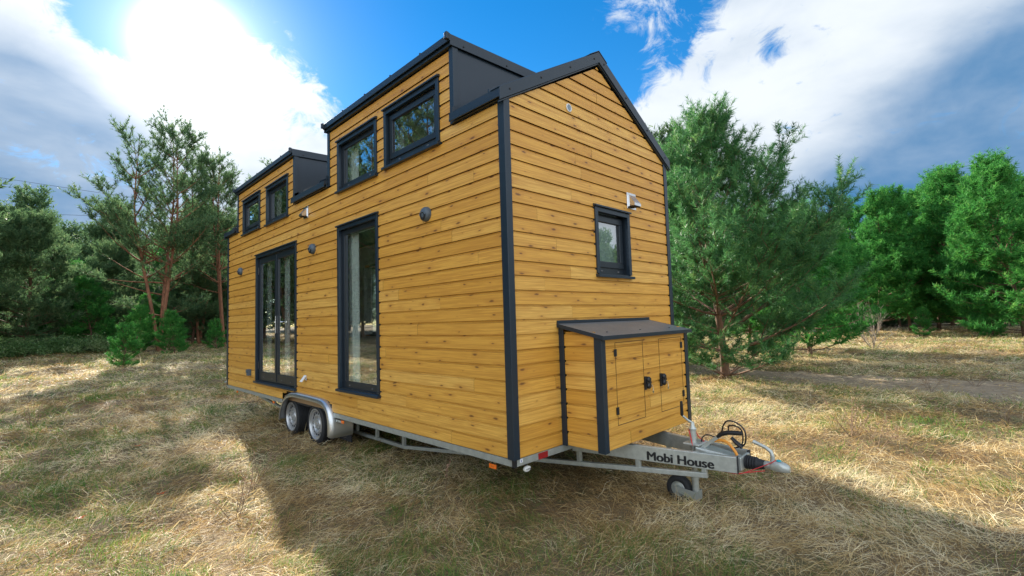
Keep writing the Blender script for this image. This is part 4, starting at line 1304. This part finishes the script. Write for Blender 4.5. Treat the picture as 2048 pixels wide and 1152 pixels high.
def seg_mesh(segs, trunks, sides=4, minr=0.0):
    a = np.array([s[0] for s in segs if s[2] > minr]); b = np.array([s[1] for s in segs if s[2] > minr])
    ra = np.array([s[2] for s in segs if s[2] > minr])[:, None]; rb = np.array([s[3] for s in segs if s[2] > minr])[:, None]
    V, F, o = [], [], 0
    if len(a):
        d = norm(b - a); ref = np.where(np.abs(d[:, 2:3]) > .9, np.array([[1.0, 0, 0]]), np.array([[0, 0, 1.0]]))
        s = norm(np.cross(d, ref)); u = np.cross(d, s)
        ringa, ringb = [], []
        for k in range(sides):
            c, sn = math.cos(2 * math.pi * k / sides), math.sin(2 * math.pi * k / sides)
            ringa.append(a + (s * c + u * sn) * ra); ringb.append(b + (s * c + u * sn) * rb)
        vv = np.stack(ringa + ringb, 1).reshape(-1, 3); n = len(a)
        base = np.arange(n)[:, None] * 2 * sides
        for k in range(sides):
            k2 = (k + 1) % sides
            F.append(np.concatenate([base + k, base + k2, base + sides + k2, base + sides + k], 1))
        V.append(vv); o = len(vv)
    for pts, rr in trunks:
        m = 12
        ring = []
        for p, r in zip(pts, rr):
            for k in range(m):
                t = 2 * math.pi * k / m; ring.append(np.array(p) + np.array([math.cos(t), math.sin(t), 0]) * r * (1 + .08 * math.sin(3 * t + p[2])))
        V.append(np.array(ring))
        for i in range(len(pts) - 1):
            for k in range(m):
                F.append(np.array([[o + i*m + k, o + i*m + (k+1) % m, o + (i+1)*m + (k+1) % m, o + (i+1)*m + k]]))
        o += len(ring)
    return np.concatenate(V), np.concatenate(F)

NEED_NEAR = foliage_material('pine_needles_near', [(0, (.035, .105, .045)), (.4, (.062, .190, .065)), (.75, (.110, .280, .085)), (1, (.24, .36, .11))], .45, .45, .3)
NEED_FAR = foliage_material('pine_needles', [(0, (.022, .115, .030)), (.4, (.050, .225, .045)), (.75, (.090, .320, .060)), (1, (.19, .40, .08))], .42, .6, .15)
NEED_OLD = foliage_material('old_pine_needles', [(0, (.045, .100, .055)), (.4, (.090, .175, .080)), (.75, (.145, .240, .100)), (1, (.24, .32, .14))], .42, .65, .12)
BARK = bark_material('pine_bark', (.10, .062, .042), (.27, .145, .085))
BARKR = bark_material('red_pine_bark', (.16, .070, .040), (.36, .155, .080))
TWIGB = bark_material('dead_twig_bark', (.16, .13, .10), (.34, .29, .23))

PM = {}
LODK = ('lod0', 'lod1', 'lod2')
def pine_meshes(key, bark=BARK, need=NEED_FAR, minr=0.0, sides=4, **kw):
    v, f, t, segs, trunks = pine_arrays(**kw)
    crown = raw_mesh('crown', v, f, [need], {'tint': ('FACE', t)})
    wv, wf = seg_mesh(segs, trunks, sides, minr)
    trunk = raw_mesh('trunk', wv, wf, [bark], smooth=True)
    PM[key] = (trunk, crown, v, f, t, wv, wf)

PXD = Vector((right.x, right.y))
pine_meshes('near', seed=41, need=NEED_NEAR, H=5.85, base=.15, Lmax=2.5, step=.42, whorl=.50, nb=5, needle=.118, nw=.0125, dens=150, r0=.085, angs=(38, 70), open_=.12,
            bias=(right.x, right.y, .55), wob=.035, low_angle=4, top_angle=74, ratio=.40, ned_nodes=1)
pine_meshes('tall', seed=5, bark=BARKR, need=NEED_OLD, H=12.0, base=1.9, Lmax=4.8, step=.50, whorl=.95, nb=4, needle=.17, nw=.032, dens=42, r0=.11, stems=3,
            prof='tall', bias=(-right.x, -right.y, .55), wob=.012, low_angle=5, top_angle=55, ratio=.40, ned_nodes=1, open_=.50)
pine_meshes('tall2', seed=9, bark=BARKR, need=NEED_OLD, H=12.0, base=3.4, Lmax=3.2, step=.52, whorl=.9, nb=4, needle=.18, nw=.034, dens=38, r0=.11, stems=2,
            prof='tall', wob=.01, low_angle=5, top_angle=55, ratio=.42, ned_nodes=1, open_=.45)
for k, (sd, H_, b_, L_) in enumerate(((101, 8.4, .8, 2.8), (102, 8.0, .4, 3.0), (103, 8.8, 1.0, 2.7), (104, 6.5, .4, 2.6))):
    pine_meshes('row%d' % k, seed=sd, H=H_, base=b_, Lmax=L_, step=.42, whorl=.52, nb=5, needle=.20, nw=.034, dens=44, r0=.08, wob=.03, low_angle=0, top_angle=68, ratio=.42, minr=.005, ned_nodes=1, open_=.24, angs=(38, 78))
pine_meshes('dark', seed=111, need=NEED_OLD, H=6.5, base=.4, Lmax=2.9, step=.42, whorl=.54, nb=5, needle=.19, nw=.034, dens=42, open_=.14, r0=.09, wob=.03, low_angle=0, top_angle=55, ratio=.56, minr=.005, ned_nodes=3)
pine_meshes('sapling', seed=121, H=1.75, base=.12, Lmax=.72, step=.14, whorl=.20, nb=5, needle=.10, nw=.018, dens=80, r0=.022, wob=.02, low_angle=12, top_angle=66, maxlev=1, ratio=.45, ned_nodes=3)
pine_meshes('lod0', seed=131, need=NEED_OLD, H=10.0, base=1.6, Lmax=2.9, step=.6, whorl=.75, nb=5, needle=.24, nw=.075, dens=16, r0=.12, prof='young', ratio=.55, minr=.012, sides=3, maxlev=2)
pine_meshes('lod1', seed=132, need=NEED_OLD, H=9.0, base=.8, Lmax=3.0, step=.6, whorl=.75, nb=5, needle=.24, nw=.075, dens=16, r0=.12, prof='young', ratio=.55, minr=.012, sides=3, maxlev=2)

pine_meshes('lod2', seed=133, need=NEED_OLD, H=5.0, base=.1, Lmax=2.4, step=.5, whorl=.5, nb=6, needle=.24, nw=.07, dens=18, r0=.08, prof='young', ratio=.55, minr=.012, sides=3, maxlev=2)

def place_tree(name, key, loc, H=None, rot=0.0, label='', cat='pine tree', group=None, href=None, tilt=(0, 0)):
    tr, cr = PM[key][0], PM[key][1]
    o = bpy.data.objects.new(name, None); col.objects.link(o)
    o.location = loc; o.rotation_euler = (tilt[0], tilt[1], rot)
    h0 = PM[key][5][:, 2].max(); sc = (H / h0) if H else 1.0
    o.scale = (sc, sc, sc)
    tag(o, label, cat, group)
    for nm, me_ in (('trunk', tr), ('crown', cr)):
        c = bpy.data.objects.new(nm, me_); col.objects.link(c); c.parent = o
    return o

def H_for(px, depth, top_y):
    g, py = at_px(px, depth)
    return (py - top_y) * depth / FP

g, _ = at_px(1452, 10.35)
place_tree('pine_tree', 'near', g, H_for(1452, 10.35, 203), 0, 'big bushy young pine right of the house with branches reaching down to the grass')
for px, dp, top, key, rot, lab in (
    (1622, 15.5, 395, 'row3', 1.0, 'dark young pine just behind the right side of the biggest right hand pine'),
    (1352, 15.0, 262, 'dark', 2.2, 'dark pine half hidden behind the right edge of the house roof'),
    (1500, 19.0, 430, 'row3', 4.0, 'pine hidden low behind the middle of the biggest right hand pine')):
    g, _ = at_px(px, dp)
    place_tree('pine_tree', key, g, H_for(px, dp, top), rot, lab)
GR = 'pines of the wood edge right of the track'
rows = ((1700, 27, 425, 'row1', .3, 'pine with a bare lower trunk behind the leafless grey shrub'),
        (1760, 29, 385, 'row0', 1.3, 'pine standing just right of the leafless grey shrub'),
        (1822, 29, 372, 'row2', 2.6, 'pine with the thin dark leaning trunk in front of the sunlit grass gap'),
        (1878, 30, 345, 'row1', 3.4, 'pine with a thick pale trunk beside the sunlit gap'),
        (1938, 28, 328, 'row0', 4.2, 'bright green pine left of the tallest tip of the right wood edge'),
        (1984, 25, 312, 'row2', 5.0, 'tallest pine of the right wood edge with its red stem showing near the top'),
        (2052, 21, 308, 'row1', .8, 'pine cut by the right edge of the picture'),
        (2135, 22, 330, 'row0', 2.0, 'pine just outside the right edge, its branches reaching in'))
for px, dp, top, key, rot, lab in rows:
    g, _ = at_px(px, dp)
    place_tree('pine_tree', key, g, H_for(px, dp, top), rot, lab, group=GR)
POSN = ('leftmost, behind the leafless grey shrub', 'second from the left', 'third from the left', 'fourth from the left', 'fifth from the left', 'behind the tallest front pine', 'just right of the tallest front pine', 'rightmost, at the border of the picture')
for q_, (px, dp, top, key, rot) in enumerate(((1660, 36, 440, 'row0', .5), (1735, 38, 400, 'row1', 1.5), (1800, 37, 395, 'row2', 2.5), (1850, 39, 375, 'row0', 3.5), (1905, 36, 360, 'row1', 4.5), (1965, 35, 350, 'row2', 5.5), (2025, 33, 345, 'row0', .2), (2100, 31, 350, 'row1', 1.2))):
    g, _ = at_px(px, dp)
    place_tree('pine_tree', key, g, H_for(px, dp, top), rot, 'pine of the hidden second row at right, ' + POSN[q_], group='second row pines behind the right wood edge')

# left side
g, _ = at_px(318, 23); place_tree('pine_tree', 'tall', g, H_for(318, 23, 208), 0, 'tallest pine on the left with three reddish stems and long bare limbs')
LT = ((448, 26, 292, 'tall2', 1.0, 'tall pine between the three stemmed pine and the house'),
      (398, 28, 322, 'tall2', 3.0, 'tall pine just behind the right side of the three stemmed pine'),
      (520, 30, 318, 'tall2', 4.5, 'tall pine whose top shows above the left end of the house roof'),
      (48, 23, 428, 'dark', .4, 'dark pine near the left edge of the picture'),
      (-60, 25, 470, 'dark', 2.4, 'dark pine cut by the left edge of the picture'),
      (128, 26, 520, 'row3', 1.4, 'low bushy pine right of the dark pine at the left edge'),
      (188, 24.5, 556, 'row3', 3.1, 'light green bushy pine halfway between the dark pine and the three stemmed pine'),
      (232, 28, 488, 'dark', 4.4, 'bushy pine under the long limb of the three stemmed pine'),
      (292, 26, 590, 'row3', 5.2, 'low pine in front of the foot of the three stemmed pine'),
      (385, 28, 520, 'dark', .9, 'shaded pine right of the three reddish stems'),
      (455, 29, 560, 'dark', 2.9, 'shaded pine beside the far corner of the house'),
      (268, 21.5, 612, 'row3', .7, 'small pine left of the foot of the three reddish stems'),
      (350, 21.5, 622, 'row3', 2.7, 'small pine right of the foot of the three reddish stems'),
      (352, 33, 470, 'row3', 2.0, 'shaded pine behind the three reddish stems'))
for px, dp, top, key, rot, lab in LT:
    g, _ = at_px(px, dp)
    place_tree('pine_tree', key, g, H_for(px, dp, top), rot, lab)
for (px, dp, top, rot, lab) in ((245, 16.2, 650, 0, 'small dark green pine sapling alone on the dry grass at left'), (433, 24, 640, 1.5, 'bright green sapling next to the far corner of the house'),
                           (1987, 21.5, 608, 2.6, 'small pine sapling at the foot of the right wood edge'), (1845, 24, 618, 4, 'thin pine sapling between trunks of the right wood edge'), (355, 25, 655, 3, 'tiny pine sapling under the tall pines')):
    g, _ = at_px(px, dp)
    place_tree('pine_sapling', 'sapling', g, H_for(px, dp, top), rot, lab, 'sapling')

# far-off wood: one mass of lower-detail pines (also what the windows mirror)
rg = np.random.default_rng(77)
spots = []
for k in range(64): spots.append((*at_px(rg.uniform(-260, 620), rg.uniform(38, 60))[0][:2], rg.uniform(.9, 1.25), 0))
for k in range(34): spots.append((*at_px(rg.uniform(600, 1300), rg.uniform(44, 62))[0][:2], rg.uniform(.75, 1.0), 1))
for k in range(46): spots.append((*at_px(rg.uniform(1250, 2300), rg.uniform(42, 64))[0][:2], rg.uniform(.72, .95), 1))
for k in range(46):
    a = RAD(rg.uniform(-62, -9)); d = rg.uniform(24, 42); spots.append((-2 + d * math.sin(a), 2 + d * math.cos(a), rg.uniform(.8, 1.25), 0))
for k in range(26):
    a = RAD(rg.uniform(108, 150)); d = rg.uniform(26, 44); spots.append((1 + d * math.sin(a), d * math.cos(a), rg.uniform(.5, .8), 1))
for k in range(34): spots.append((*at_px(rg.uniform(-260, 600), rg.uniform(34, 46))[0][:2], rg.uniform(.7, 1.2), 2))
for k in range(22): spots.append((*at_px(rg.uniform(1600, 2250), rg.uniform(39, 50))[0][:2], rg.uniform(.5, .85), 2))
for az_, d_, s_ in ((-33, 20, 1.12), (-27, 21, 1.05), (-39, 24, 1.2), (-20, 24, 1.0), (-15, 27, 1.1), (-46, 22, 1.1), (-30, 30, 1.25)):
    spots.append((-1 + d_ * math.sin(RAD(az_)), 1 + d_ * math.cos(RAD(az_)), s_, 3))
cv_, cf_, ct_, wv_, wf_, co, wo_ = [], [], [], [], [], 0, 0
for i, (x, y, s, kd) in enumerate(spots):
    _, _, v, f, t, wv, wf = PM['tall2' if kd == 3 else 'lod%d' % (2 if kd == 2 else i % 2)]
    a = rg.uniform(0, 6.28); Rz = np.array([[math.cos(a), -math.sin(a), 0], [math.sin(a), math.cos(a), 0], [0, 0, 1]]) * s
    off = np.array([x, y, gz(x, y)])
    cv_.append(v @ Rz.T + off); cf_.append(f + co); co += len(v); ct_.append(t)
    wv_.append(wv @ Rz.T + off); wf_.append(wf + wo_); wo_ += len(wv)
fw = bpy.data.objects.new('far_wood', None); col.objects.link(fw); tag(fw, 'dark mass of pine wood far behind the nearer pines', 'woodland', kind='stuff')
c = bpy.data.objects.new('crown', raw_mesh('crown', np.concatenate(cv_), np.concatenate(cf_), [NEED_OLD], {'tint': ('FACE', np.concatenate(ct_))})); col.objects.link(c); c.parent = fw; c['kind'] = 'stuff'
c = bpy.data.objects.new('trunk', raw_mesh('trunk', np.concatenate(wv_), np.concatenate(wf_), [BARK])); col.objects.link(c); c.parent = fw; c['kind'] = 'stuff'

# leafy shrubs along the foot of the left wood
LEAF = foliage_material('shrub_leaves', [(0, (.06, .13, .04)), (.5, (.12, .23, .07)), (1, (.28, .36, .16))], .45, .35)
def shrub_mesh(seed, R, H, n, size):
    rg = np.random.default_rng(seed)
    K = 60
    cen = norm(rg.normal(size=(K, 3))) * np.array([R, R, H]) * rg.uniform(.35, 1, (K, 1)) ; cen[:, 2] = np.abs(cen[:, 2]) * .95 + .08
    idx = rg.integers(0, K, n); p = cen[idx] + rg.normal(size=(n, 3)) * np.array([.17, .17, .10])
    p[:, 2] = np.abs(p[:, 2])
    d = norm(rg.normal(size=(n, 3)) + np.array([0, 0, .4])); s = norm(np.cross(d, rg.normal(size=(n, 3))))
    l = size * rg.uniform(.6, 1.2, (n, 1))
    v = np.stack([p, p + d * l * .5 + s * l * .28, p + d * l, p + d * l * .5 - s * l * .28], 1).reshape(-1, 3)
    t = np.clip(rg.normal(.5, .2, K)[idx] + rg.normal(0, .15, n), 0, 1)
    tw = [(np.array([0, 0, 0.]), c * .9, .012, .004) for c in cen]
    wv, wf = seg_mesh(tw, [], 3)
    return raw_mesh('foliage', v, np.arange(n * 4).reshape(-1, 4), [LEAF], {'tint': ('FACE', t)}), raw_mesh('stems', wv, wf, [TWIGB])
SM = [shrub_mesh(201, 1.3, .95, 9000, .085), shrub_mesh(202, 1.5, .75, 9000, .085)]
for i, (px, dp, s, lab) in enumerate(((5, 20.5, 1.0, 'leafy bramble shrub at the left edge, leftmost of the low green shrubs'), (78, 21, .9, 'low green leafy shrub second from the left edge'),
                                 (150, 22, .95, 'low green leafy shrub third from the left edge'), (215, 23.5, .75, 'low green leafy shrub nearest the lone sapling'), (-80, 20, 1.1, 'leafy shrub cut by the left edge of the picture'))):
    g, _ = at_px(px, dp)
    o = bpy.data.objects.new('leafy_shrub', None); col.objects.link(o); o.location = g; o.scale = (s, s, s); o.rotation_euler = (0, 0, i * 1.3)
    tag(o, lab, 'shrub', 'low leafy shrubs at the foot of the left wood')
    for nm, me_ in (('foliage', SM[i % 2][0]), ('stems', SM[i % 2][1])):
        c = bpy.data.objects.new(nm, me_); col.objects.link(c); c.parent = o

# bare twiggy shrubs and weeds
def twig_mesh(seed, H, n0, spread, lev=3, r=.012, seg=.14, droop=0):
    rnd = random.Random(seed); segs = []
    def go(p, d, L_, r_, lv):
        n = max(2, int(L_ / seg))
        for i in range(n):
            d = d + Vector((rnd.gauss(0, .12), rnd.gauss(0, .12), .05 - droop)); d.normalize()
            q = p + d * (L_ / n)
            segs.append((np.array(p), np.array(q), r_ * (1 - i / n) + .0012, r_ * (1 - (i + 1) / n) + .0012))
            if lv > 0 and i > 0 and rnd.random() < .8:
                e = d + Vector((rnd.gauss(0, .55), rnd.gauss(0, .55), rnd.uniform(-.1, .3))); e.normalize()
                go(q, e, L_ * (1 - i / n) * .62, r_ * .5, lv - 1)
            p = q
    for k in range(n0):
        a = rnd.uniform(0, 6.28)
        d = Vector((math.cos(a) * spread * rnd.random(), math.sin(a) * spread * rnd.random(), 1)); d.normalize()
        go(Vector((math.cos(a) * .006, math.sin(a) * .006, -.03)), d, H * rnd.uniform(.6, 1), r, lev)
    wv, wf = seg_mesh(segs, [], 3)
    return wv, wf
g, _ = at_px(1747, 17.6)
wv, wf = twig_mesh(301, 1.9, 9, .8, 3, .016)
o = bpy.data.objects.new('bare_shrub', raw_mesh('bare_shrub', wv, wf, [TWIGB])); col.objects.link(o); o.location = g
tag(o, 'leafless grey shrub with fine twigs in front of the right wood', 'shrub')
WEED = bark_material('dry_weed_stalk', (.20, .13, .08), (.40, .28, .17))
WSEED = foliage_material('dry_seed_heads', [(0, (.20, .10, .06)), (.5, (.36, .22, .14)), (1, (.50, .38, .26))], .3, .8)
def weed(px, dp, H, seed, n0, spread, lab, py=None, heads=60, lev=2):
    g, _ = at_px(px, dp)
    wv, wf = twig_mesh(seed, H, n0, spread, lev, .004, .07)
    o = bpy.data.objects.new('dry_weed', None); col.objects.link(o); o.location = g
    tag(o, lab, 'dry plant', 'dead weeds standing in the grass')
    c = bpy.data.objects.new('stalks', raw_mesh('stalks', wv, wf, [WEED])); col.objects.link(c); c.parent = o
    if heads:
        rg = np.random.default_rng(seed)
        top = wv[wv[:, 2] > H * .35]
        if len(top):
            p = top[rg.integers(0, len(top), heads)] + rg.normal(size=(heads, 3)) * .006
            d = norm(rg.normal(size=(heads, 3))); s = norm(np.cross(d, rg.normal(size=(heads, 3)))); l = rg.uniform(.008, .02, (heads, 1))
            v = np.stack([p, p + d * l * .5 + s * l * .4, p + d * l, p + d * l * .5 - s * l * .4], 1).reshape(-1, 3)
            c = bpy.data.objects.new('seed_heads', raw_mesh('seed_heads', v, np.arange(heads * 4).reshape(-1, 4), [WSEED], {'tint': ('FACE', rg.random(heads))})); col.objects.link(c); c.parent = o; c['kind'] = 'stuff'
weed(891, 4.1, .30, 401, 1, .1, 'single upright dead flower stalk in the shade below the house corner', heads=90, lev=1)
weed(1705, 5.4, .50, 402, 10, 1.5, 'spreading reddish dead weed in the sunlit grass right of the coupling', heads=260)
weed(1755, 5.0, .34, 403, 6, 1.6, 'smaller dead weed just right of the spreading reddish one', heads=120)
weed(468, 3.7, .36, 404, 4, .7, 'thin branching dead weed in the sunlit grass at lower left', heads=40)
weed(500, 4.3, .40, 405, 5, .9, 'thin dead weed behind the lower left one at the shadow edge', heads=40)
weed(62, 7.5, .40, 406, 12, .7, 'tuft of upright brown stalks at far left', heads=60)
weed(1860, 8.4, .50, 407, 5, 1.2, 'sparse twiggy weed beside the track', heads=30)
weed(1950, 8.9, .55, 408, 6, 1.2, 'twiggy weed at the track edge near the right border', heads=30)
weed(2010, 6.0, .40, 409, 5, 1.2, 'thin twiggy weed near the right border of the meadow', heads=30)

# power lines far behind the left trees
WIRE = simple('wire_black', (.03, .03, .035), .6)
for (ya, yb, lab) in ((350, 372, 'uppermost overhead wire above the left trees'), (432, 436, 'middle overhead wire left of the tall pine'), (488, 492, 'lowest overhead wire left of the tall pine')):
    mb = MB(); a, b = at_ray(-120, ya - 14, 62), at_ray(620, yb + 70 if ya == 350 else yb + 6, 62)
    pts = []
    for k in range(25):
        t = k / 24; p = a.lerp(b, t); p.z -= 1.0 * (4 * t * (1 - t)) * .25; pts.append(p)
    mb.tube(pts, .022, 5)
    tag(mb.build('power_line', WIRE, None), lab, 'overhead wire', 'overhead wires behind the left wood')

# ------------------------------------------------------------------ grass
GRASS = foliage_material('meadow_grass', [(0, (.09, .052, .024)), (.22, (.29, .170, .065)), (.45, (.56, .385, .155)), (.64, (.83, .67, .36)), (.71, (.90, .79, .54)), (.74, (.28, .30, .07)), (.88, (.11, .24, .030)), (1, (.04, .15, .025))], .42, .55)
def make_grass(seed, D0, rmax, green):
    rg = np.random.default_rng(seed)
    def dens_int(r):  # cumulative of r*dens for r>r0, dens = (r0/r)^1.55 beyond r0=3.6
        return r
    r0, e = 3.4, 1.55
    A1 = (r0**2 - 1.0) / 2; A2 = r0**e * (rmax**(2 - e) - r0**(2 - e)) / (2 - e)
    th0, th1 = math.atan2(fwd.x, fwd.y) - 1.10, math.atan2(fwd.x, fwd.y) + 1.10
    per = 14
    nt = int((A1 + A2) * (th1 - th0) * D0 / per)
    u = rg.random(nt) * (A1 + A2)
    r = np.where(u < A1, np.sqrt(1.0 + 2 * np.minimum(u, A1)), (np.maximum(u - A1, 0) * (2 - e) / r0**e + r0**(2 - e)) ** (1 / (2 - e)))
    th = rg.uniform(th0, th1, nt)
    x = CAM[0] + r * np.sin(th); y = CAM[1] + r * np.cos(th)
    tm_ = track_mask(x, y)
    keep = rg.random(nt) > tm_ * (.55 + .43 * fbm(x * 1.1, y * .45, 71, 2))
    clump = fbm(x * 1.3, y * 1.3, 21)
    gm = fbm(x * .8, y * .8, 33, 3) * .6 + fbm(x * 3.0, y * 3.0, 35, 2) * .4     # greenness
    if green: keep &= rg.random(nt) < np.clip((gm - .45) * 7, 0.05, 1)
    else: keep &= rg.random(nt) < np.clip(.45 + clump * 1.0, 0, 1)
    x, y, r, gm, clump, tm_ = x[keep], y[keep], r[keep], gm[keep], clump[keep], tm_[keep]
    nt = len(x)
    flow = 6.283 * 1.6 * fbm(x * .28, y * .28, 51, 2) + 1.2 * (fbm(x * 1.4, y * 1.4, 53, 2) - .5) * 6
    tl = rg.uniform(.75, 1.3, nt)
    tuft_t = rg.normal(0, .09, nt); tuft_a = rg.normal(0, .75, nt); tuft_e = rg.normal(0, 9, nt)
    idx = np.repeat(np.arange(nt), per); N = len(idx)
    far = np.clip(r / r0, 1, 9)[idx]
    spread = .05 * far ** .75
    bx = x[idx] + rg.normal(0, 1, N) * spread; by = y[idx] + rg.normal(0, 1, N) * spread
    a = flow[idx] + (tuft_a + 0)[idx] + rg.normal(0, .85 if not green else 1.3, N)
    if green:
        ln = rg.uniform(.05, .15, N) * tl[idx]; el = np.radians(rg.uniform(20, 80, N)); hz = rg.uniform(0, .015, N)
    else:
        ln = rg.uniform(.05, .19, N) * tl[idx]; el = np.radians(np.abs(rg.normal(15, 18, N) + tuft_e[idx])); hz = rg.uniform(0, .05, N) * np.clip(clump[idx] * 1.6, .2, 1.5)
    if not green:
        lit = rg.random(N) < .38                 # short broken bits lying any way round
        ln = np.where(lit, rg.uniform(.015, .07, N), ln); a = np.where(lit, rg.uniform(0, 6.283, N), a)
        el = np.where(lit, np.radians(rg.normal(8, 14, N)), el); hz = np.where(lit, rg.uniform(0, .035, N), hz)
    ln = ln * np.clip(far ** .25, 1, 1.6) * (1 - .6 * tm_[idx])
    wdt = rg.uniform(.0014, .0031, N) * (1.0 if not green else 1.05) * far ** .82
    bz = ground_z(bx, by) + hz - .004
    d = np.stack([np.cos(a) * np.cos(el), np.sin(a) * np.cos(el), np.sin(el)], 1)
    el2 = el - np.radians(rg.uniform(15, 55, N)); el2 = np.maximum(el2, np.radians(-14))
    a2 = a + rg.normal(0, .35, N)
    d2 = np.stack([np.cos(a2) * np.cos(el2), np.sin(a2) * np.cos(el2), np.sin(el2)], 1)
    p0 = np.stack([bx, by, bz], 1); p1 = p0 + d * (ln * .5)[:, None]; p2 = p1 + d2 * (ln * .5)[:, None]
    s = norm(np.cross(d, rg.normal(size=(N, 3)) + np.array([0, 0, 1.2]))) * (wdt / 2)[:, None]
    v = np.stack([p0 - s, p0 + s, p1 - s * .8, p1 + s * .8, p2], 1).reshape(-1, 3)
    b = np.arange(N)[:, None] * 5
    f = np.stack([b + [0, 1, 3], b + [0, 3, 2], b + [2, 3, 4]], 1).reshape(-1, 3)
    if green:
        t = np.clip(.86 + rg.normal(0, .07, N) + tuft_t[idx] * .5, .735, 1)
    else:
        br = fbm(x * .6, y * .6, 61, 3) * .55 + fbm(x * 2.6, y * 2.6, 63, 2) * .45
        t = np.clip(.50 + (br[idx] - .5) * 1.25 + tuft_t[idx] + rg.normal(0, .13, N), 0.02, .70)
    return raw_mesh('grass', v, f, [GRASS], {'tint': ('FACE', np.repeat(t, 3))}), N
GB = 0
for nm, sd, D0, rm, gr, lab in (('dry_grass', 501, 5000, 46, False, 'matted pale straw coloured dry grass covering the meadow'), ('green_grass', 502, 2400, 36, True, 'short green grass and moss growing through the dry straw')):
    me_, n_ = make_grass(sd, D0, rm, gr)
    me_.name = nm
    o = bpy.data.objects.new(nm, me_); col.objects.link(o); tag(o, lab, 'grass', kind='stuff')
    print('blades', nm, n_)

# a few fallen leaves
LEAFO = foliage_material('fallen_leaf', [(0, (.55, .14, .03)), (1, (.60, .24, .05))], .3, .5)
for i, (px, dp, lab) in enumerate(((160, 3.6, 'orange fallen leaf on the grass at lower left'), (322, 4.3, 'orange fallen leaf in the sunlit grass left of the house shadow'), (276, 6.0, 'small orange fallen leaf in the tree shadow at left'))):
    g, _ = at_px(px, dp)
    mb = MB(); pts = []
    for k in range(10):
        a = 2 * math.pi * k / 10; r = .028 * (1 + .25 * math.cos(5 * a))
        pts.append((math.cos(a) * r * 1.3, math.sin(a) * r, .006 * math.cos(2 * a)))
    mb.v = [tuple(Vector(p) + g + Vector((0, 0, .07))) for p in pts] + [tuple(g + Vector((0, 0, .062)))]
    mb.f = [(k, (k + 1) % 10, 10) for k in range(10)]
    tag(mb.build('fallen_leaf', LEAFO, None), lab, 'leaf', 'fallen leaves on the grass')
